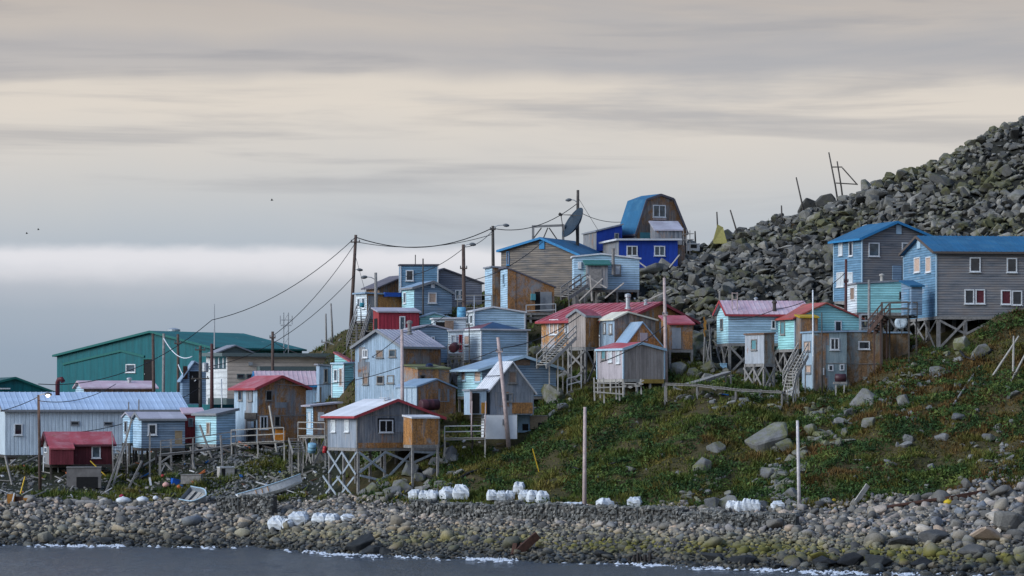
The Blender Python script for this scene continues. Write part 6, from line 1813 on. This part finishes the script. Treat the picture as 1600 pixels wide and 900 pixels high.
# tracked orange machine on the berm
o = thing('small_excavator', 'rusty orange machine body lying on the beach berm', 'machine', G(27, 787))
g = G(27, 787); s = g.y / F
mb = MB(); mb.box(g.x - 16 * s, g.y, g.z - .1, g.x - 4 * s, g.y + .6, g.z + 14 * s); mb.build('engine_housing', plain('rusty_orange', (0.30, 0.13, 0.025), 0.75, 0.4), o)
mb = MB(); mb.box(g.x - 3.6 * s, g.y + .1, g.z - .1, g.x + 9 * s, g.y + .7, g.z + 10 * s); mb.build('body', RUSTM, o)
mb = MB(); mb.box(g.x + 9.4 * s, g.y - .05, g.z - .1, g.x + 17 * s, g.y + .6, g.z + 8 * s); mb.build('counterweight', plain('rusty_orange', (0.30, 0.13, 0.025), 0.75, 0.4), o)
mb = MB(); mb.beam(g + Vector((-.35, -.1, .1)), g + Vector((-.2, -.1, .75)), 0.09); mb.build('strut', WHITE, o)
# driftwood logs
def log(label, a, b, r, mat=GREYWOOD, off=0.5):
    A, B = G(*a), G(*b)
    A.z += r * off; B.z += r * off
    mb = MB(); pts = [A.lerp(B, t) + Vector((0, 0, math.sin(t * 3) * .03)) for t in (0, .3, .6, 1)]
    mb.tube(pts, [r, r * 1.05, r * .95, r * .85], 9)
    return tag(mb.build('driftwood_log', mat, None, smooth=True), label, 'log')
log('upper pale driftwood log with an orange end on the berm', (105, 779), (150, 781), 0.14)
log('lower thick pale driftwood log on the berm', (118, 788), (166, 789), 0.19)
stick('long rust brown pipe lying across the upper right beach', G(1385, 797) + Vector((0, 0, .15)), G(1495, 784) + Vector((0, 0, .3)), 0.24, RUSTM, 'rusty_pipe', 'pipe', round_=True)
stick('thick dark iron girder lying above the right beach', G(1485, 787) + Vector((0, 0, .25)), G(1580, 772) + Vector((0, 0, .3)), 0.38, RUSTM, 'iron_girder', 'girder')
stick('grey plank propped up at the foot of the grass slope', G(1331, 795), PT(1356, 758, G(1331, 795).y + .6), 0.1, PALEWOOD, 'plank', 'plank', 0.32)
stick('long grey pole lying on the rust coloured slope', G(1488, 638) + Vector((0, 0, .1)), G(1530, 579) + Vector((0, 0, .25)), 0.16, GREYWOOD, 'wooden_pole', 'pole', round_=True)
for lab, a, b in (('long leaning pole of the broken drying frame on the right slope', (1535, 612), (1592, 525)), ('upright post of the broken drying frame on the right slope', (1583, 580), (1584, 525)), ('right leaning pole of the broken drying frame', (1575, 605), (1605, 548)),
                  ('horizontal bar of the broken drying frame', (1537, 594), (1586, 598))):
    g = G(1575, 596); stick(lab, PT(*a, g.y), PT(*b, g.y + .1), 0.15, PALEWOOD, 'driftwood_beam', 'beam', round_=True)
# jumble of poles left
for lab, a, b, m in (('long pale pole leaning against the walkway by the red hut', (176, 762), (206, 655), PALEWOOD), ('second long pale pole beside the leaning one', (166, 768), (196, 690), GREYWOOD), ('grey beam crossing the leaning poles', (172, 693), (210, 728), GREYWOOD),
                     ('short post with a fork in front of the grey blue shed', (234, 748), (234, 676), GREYWOOD), ('tilted rail in front of the white shed window', (234, 695), (247, 671), GREYWOOD), ('beam lying from the fork post to the rubble', (212, 735), (243, 716), PALEWOOD),
                     ('thin pole dropping into the grass below the grey blue shed', (200, 765), (222, 720), GREYWOOD), ('left leg of the low hitching frame', (268, 734), (267, 686), GREYWOOD), ('right leg of the low hitching frame', (304, 734), (298, 698), GREYWOOD),
                     ('bottom bar of the low hitching frame', (269, 732), (304, 732), GREYWOOD), ('pale plank ramp sloping below the walkway', (246, 727), (268, 711), PALEWOOD), ('upright grey post above the kennel', (348, 735), (345, 680), GREYWOOD),
                     ('yellow handled pole lying beside the concrete bin', (166, 745), (141, 720), plain('yellow_paint', (0.5, 0.32, 0.02), 0.6)), ('grey plank propped on the concrete bin', (141, 722), (116, 709), GREYWOOD), ('thin yellow rod stuck in the rubble by the lamp pole', (32, 772), (39, 745), plain('yellow_paint', (0.5, 0.32, 0.02), 0.6)),
                     ('leaning grey post under the warehouse corner', (19, 758), (8, 712), GREYWOOD), ('tall leaning post in front of the weathered house', (433, 708), (421, 634), PALEWOOD), ('thin dark post beside the porch deck', (500, 700), (501, 605), DARKWOOD),
                     ('crooked support of the log bench among the rubble', (320 - 2, 778), (322, 762), GREYWOOD), ('grey post beside the hitching frame', (333 - 2, 716), (312, 664), GREYWOOD)):
    D_ = G(a[0], a[1]).y
    stick(lab, PT(*a, D_) + Vector((0, 0, .03)), PT(*b, D_ + .4), 0.13 if 'yellow' not in lab else 0.08, m, 'driftwood_beam', 'beam')
for lab, a, b in (('long plank leaning on the boulders below the cyan house', (905, 470), (942, 435)), ('thin pole across the boulders by the green canopy', (945, 466), (975, 442)), ('upright stake among the boulders below the blue cabin', (925, 470), (922, 430)), ('broken plank on the boulders under the blue cabin', (985, 400), (1010, 418)),
                  ('pole lying across the boulders above the orange house', (1010, 470), (1048, 452)), ('old board among the boulders right of the blue cabin', (1046, 418), (1062, 398)), ('thin post standing in the boulders above the pink roof', (1125, 480), (1124, 455)), ('slanted rail under the porch of the cyan house', (918, 432), (948, 450))):
    g = PT(a[0], a[1], 262 if a[1] > 425 else 272)
    stick(lab, g, PT(*b, g.y - .4), 0.13, PALEWOOD, 'plank', 'plank', 0.1)
# hoses
def hose(label, pts, r, mat, lift=0.05):
    P = [G(*p) + Vector((0, 0, lift)) for p in pts]
    mb = MB(); mb.tube(P, r, 7)
    return tag(mb.build('hose', mat, None, smooth=True), label, 'hose')
hose('black hose draped over the slope below the steep cabin', [(655, 738), (668, 748), (690, 756), (715, 752), (735, 741), (755, 735), (780, 738)], 0.09, BLACK, 0.12)
hose('black hose loop around the boulder by the big grey house', [(1500, 552), (1508, 562), (1522, 566), (1540, 560), (1550, 552)], 0.1, BLACK, 0.12)
hose('yellow rope running down to the white bags', [(648, 752), (640, 762), (628, 774), (618, 782)], 0.05, plain('yellow_rope', (0.5, 0.36, 0.03), 0.7), 0.15)
hose('black pipe across the green slope behind the beach pole', [(885, 730), (905, 735), (925, 733), (960, 728), (985, 722)], 0.06, BLACK, 0.08)
stick('short yellow marker stake on the green slope', G(842, 738), PT(832, 701, G(842, 738).y), 0.07, plain('yellow_paint', (0.5, 0.32, 0.02), 0.6), 'marker_stake', 'stake')
# floats, containers
def blob(label, name, cat, px, py, w, h, mat):
    g = G(px, py); s = g.y / F
    mb = MB(); r = w * s / 2; H_ = h * s
    mb.lathe(g + Vector((0, r * .4, 0)), [(r * .45, 0), (r * .85, H_ * .18), (r, H_ * .45), (r * .88, H_ * .75), (r * .5, H_ * .95), (r * .15, H_), (r * .15, H_ * 1.08)], 14)
    return tag(mb.build(name, mat, None, smooth=True), label, cat)
ORB = plain('orange_float', (0.5, 0.12, 0.03), 0.5); PKB = plain('pink_float', (0.55, 0.3, 0.26), 0.5)
blob('pink float beside the blue fish tub', 'float', 'float', 259, 763, 11, 8, PKB); blob('orange float below the blue fish tub', 'float', 'float', 279, 766, 8, 7, ORB)
blob('white float alone on the berm', 'float', 'float', 243, 782, 9, 7, WHITE); blob('white sack left of the marked white barrel', 'sack', 'sack', 192, 788, 24, 11, M_BAG); blob('marked white barrel on the berm', 'barrel', 'barrel', 222, 787, 20, 11, M_BAG)
blob('crimson float above the white sack', 'float', 'float', 190, 779, 8, 6, plain('crimson', (0.35, 0.02, 0.06), 0.6)); blob('red float below the hitching frame', 'float', 'float', 254, 748, 7, 6, plain('red_plastic', (0.38, 0.02, 0.03), 0.45))
blob('small yellow bag on the right beach', 'bag', 'bag', 1482, 792, 16, 9, plain('yellow_bag', (0.5, 0.36, 0.02), 0.6)); blob('tiny yellow scrap below the white pole', 'bag', 'bag', 1303, 787, 8, 6, plain('yellow_bag', (0.5, 0.36, 0.02), 0.6))
blob('yellow helmet hanging on the deck rail', 'helmet', 'helmet', 404, 684, 6, 6, plain('yellow_bag', (0.5, 0.36, 0.02), 0.6))
bpy.data.objects['helmet'].location.z += 0.25
# railing by the red hut
o = thing('pipe_railing', 'white pipe railing at the red hut entrance', 'railing', G(80, 738))
gD = G(80, 738).y
for x in (68, 80, 91):
    mb = MB(); a = PT(x, 738, gD); mb.tube([(a.x, a.y, gzf(a.x, a.y) - .2), PT(x, 714, gD)], 0.05, 6); mb.build('post', WHITE, o)
for y in (714, 723):
    mb = MB(); mb.tube([PT(68, y, gD), PT(91, y, gD)], 0.05, 6); mb.build('rail', WHITE, o)
# dark timber stair tower by the red hut
stairs('dark wooden steps between the red hut and the grey blue shed', PT(186, 695, 249), PT(188, 738, 245.5), 1.1, 9, DARKWOOD, True, rmat=GREYWOOD)
# yellow tent on the ridge
g = PT(1124, 374, 285)
bm_ = MB(); w_, h_ = 0.62, 1.35
pk = g + Vector((-.15, .3, h_)); cs = [g + Vector(q) for q in ((-w_, -.4, -.4), (w_ * 1.1, -.5, -.4), (w_ * 1.2, .8, -.4), (-w_, .9, -.4))]
p2 = pk + Vector((.5, 0, -.25))
bm_.poly([cs[0], cs[1], p2, pk]); bm_.poly([cs[1], cs[2], p2]); bm_.poly([cs[2], cs[3], pk, p2]); bm_.poly([cs[3], cs[0], pk]); bm_.poly(cs[::-1])
tag(bm_.build('tarpaulin_tent', plain('yellow_tarp', (0.28, 0.25, 0.08), 0.7, 0.2), None), 'small yellow tarpaulin tent on the ridge beside the boulders', 'tent')
# scaffold poles at the gambrel house
o = thing('pole_rack', 'rack of thin poles behind the royal blue cabin corner', 'rack', PT(1074, 392, 283))
for x in (1068, 1073, 1078): 
    mb = MB(); mb.beam(PT(x, 396, 283), PT(x, 356 + (x % 4) * 2, 283), 0.07); mb.build('upright', GREYWOOD, o)
for y in (366, 375): 
    mb = MB(); mb.beam(PT(1065, y, 282.9), PT(1084, y - 1, 282.9), 0.07); mb.build('rail', GREYWOOD, o)
# wreckage at the water's edge
o = thing('wreck', 'rusted iron wreck piece sticking up from the surf', 'wreck', G(805, 872))
gD = G(805, 868).y
for a, b, w, h in (((792, 874), (840, 836), .35, .5), ((786, 876), (812, 858), .25, .3), ((800, 878), (806, 850), .3, .3), ((806, 876), (818, 850), .25, .35)):
    mb = MB(); mb.beam(PT(*a, gD) - Vector((0, 0, .2)), PT(*b, gD + .5), w, h); mb.build('iron_plate', RUSTM, o)
for k, x in enumerate((984, 991, 996, 1002, 1008, 1015)):
    g = G(x, 882); mb = MB(); mb.tube([g - Vector((0, 0, .5)), g + Vector((.03 * (k % 3 - 1), 0, .45 + .12 * (k % 3)))], [0.13, 0.1], 7)
    tag(mb.build('rotten_piling', plain('wet_dark_wood', (0.018, 0.014, 0.013), 0.5), None), 'rotten black piling stump in the row at the water', 'piling', 'rotten pilings at the water edge')
# surf
def foam():
    m, t, b = _mat('sea_foam', 0.7, 0.3)
    t.put(b.inputs['Base Color'], (0.58, 0.62, 0.68))
    VV, FF, off = [], [], 0
    for px in np.arange(-20, 1620, 2.2):
        g = G(px, 1200, 180, 240)
        ds = np.arange(182, 232, .2); zz = _bil(np.full(len(ds), px), ds); k = int(np.argmax(zz > 0.04))
        D0 = ds[k]; dn = float(fbm(np.array([px / 55.0]), np.array([3.3]), 3)[0])
        if dn < 0.0 and random.random() < 0.8: continue
        for _ in range(2 + int(26 * max(0, dn + .03))):
            D = D0 + 0.4 - abs(random.gauss(0, 1.9)); X = (px + random.uniform(-2, 2) - 800) * D / F; rr = random.uniform(0.03, 0.13)
            n = 6; hz = random.uniform(0.02, 0.11)
            v = [(X + rr * 1.6 * math.cos(a) * random.uniform(.7, 1.2), D + rr * math.sin(a), 0.02) for a in np.arange(n) * 2 * math.pi / n] + [(X, D, 0.03 + hz)]
            VV += v; FF += [(off + i, off + (i + 1) % n, off + n) for i in range(n)]; off += n + 1
    o = fast_mesh('sea_foam', np.array(VV), np.array(FF), m, True)
    tag(o, 'white surf breaking along the stones at the waterline', 'surf', None, 'stuff')
foam()
# birds
M_BIRD = plain('dark_feathers', (0.02, 0.02, 0.022), 0.8)
def bird(label, px, py, D, s=0.5, group=None):
    c = PT(px, py, D); mb = MB()
    mb.lathe(c + Vector((-s * .3, 0, 0)), [(0.01, 0), (s * .09, s * .12), (s * .1, s * .3), (s * .05, s * .5), (.01, s * .62)], 8, 0, (1, 0.2, 0.05))
    for q in (-1, 1):
        mb.add([c + Vector((-s * .12, 0, .02)), c + Vector((s * .12, 0, .02)), c + Vector((s * .05, q * s * .5, s * .32)), c + Vector((-s * .1, q * s * .85, s * .2)), c + Vector((-s * .14, q * s * .5, s * .27))], [(0, 1, 2, 4), (4, 2, 3)])
    tag(mb.build('seabird', M_BIRD, None), label, 'bird', group)
bird('dark seabird flying alone above the school wing', 425, 313, 300, 0.45)
for x, y in ((60, 359), (42, 365)): bird('tiny dark seabird of the pair flying at the far left', x, y, 330, 0.42, 'pair of seabirds flying at the left')

# ------------------------------------------------------------------ loose litter of boards and scraps among the rubble at the left
def litter():
    m, t, b = _mat('litter', 0.8, 0.3)
    rnd = t.n('ShaderNodeNewGeometry').outputs['Random Per Island']
    t.put(b.inputs['Base Color'], t.ramp(rnd, [(0.0, (0.2, 0.19, 0.18)), (0.55, (0.3, 0.28, 0.26)), (0.62, (0.09, 0.075, 0.065)), (0.78, (0.5, 0.5, 0.5)), (0.86, (0.02, 0.12, 0.35)), (0.9, (0.42, 0.12, 0.04)), (0.95, (0.1, 0.05, 0.03))], 'CONSTANT'))
    mb = MB()
    for (x0, x1, y0, y1, n) in ((90, 330, 705, 780, 150), (320, 500, 700, 775, 55), (0, 100, 725, 785, 40), (900, 1060, 425, 480, 40), (560, 700, 700, 730, 12), (1050, 1250, 590, 625, 25), (700, 780, 690, 720, 14), (240, 440, 690, 715, 50)):
        for _ in range(n):
            g = G(random.uniform(x0, x1), random.uniform(y0, y1)); a = random.uniform(0, math.pi); L_ = random.uniform(0.25, 1.7) if random.random() < .75 else random.uniform(.15, .35)
            d = Vector((math.cos(a), math.sin(a) * .6, random.uniform(-.15, .45))) * L_
            w = random.uniform(.06, .17) if L_ > .4 else random.uniform(.12, .3)
            mb.beam(g + Vector((0, 0, .04)), g + d + Vector((0, 0, .1)), w, random.uniform(.04, .12))
    tag(mb.build('driftwood_litter', m, None), 'loose driftwood boards and scraps strewn over the rubble', 'litter', None, 'stuff')
litter()

# thin service posts over the lower sheds and the pink timber frame on the cyan house roof, as the photograph shows them
for lab, a, b in (('tall post with wire beside the warehouse eave', (217, 722), (217, 624)), ('bent service post on the grey blue shed', (202, 722), (201, 628))):
    D_ = G(a[0], a[1]).y
    A = PT(*a, D_); A.z = gzf(A.x, A.y) - .15
    stick(lab, A, PT(*b, D_), 0.09, GREYWOOD, 'thin_post', 'post')
o = thing('roof_frame', 'small pink timber frame standing on the faded pink roof', 'frame', PT(1148, 484, 246.5))
for x in (1144, 1152):
    mb = MB(); mb.beam(PT(x, 486, 246.5), PT(x, 457, 246.6), 0.07); mb.build('upright', PINKWOOD, o)
for y in (458, 468):
    mb = MB(); mb.beam(PT(1143, y, 246.5), PT(1153, y, 246.5), 0.06); mb.build('rail', PINKWOOD, o)
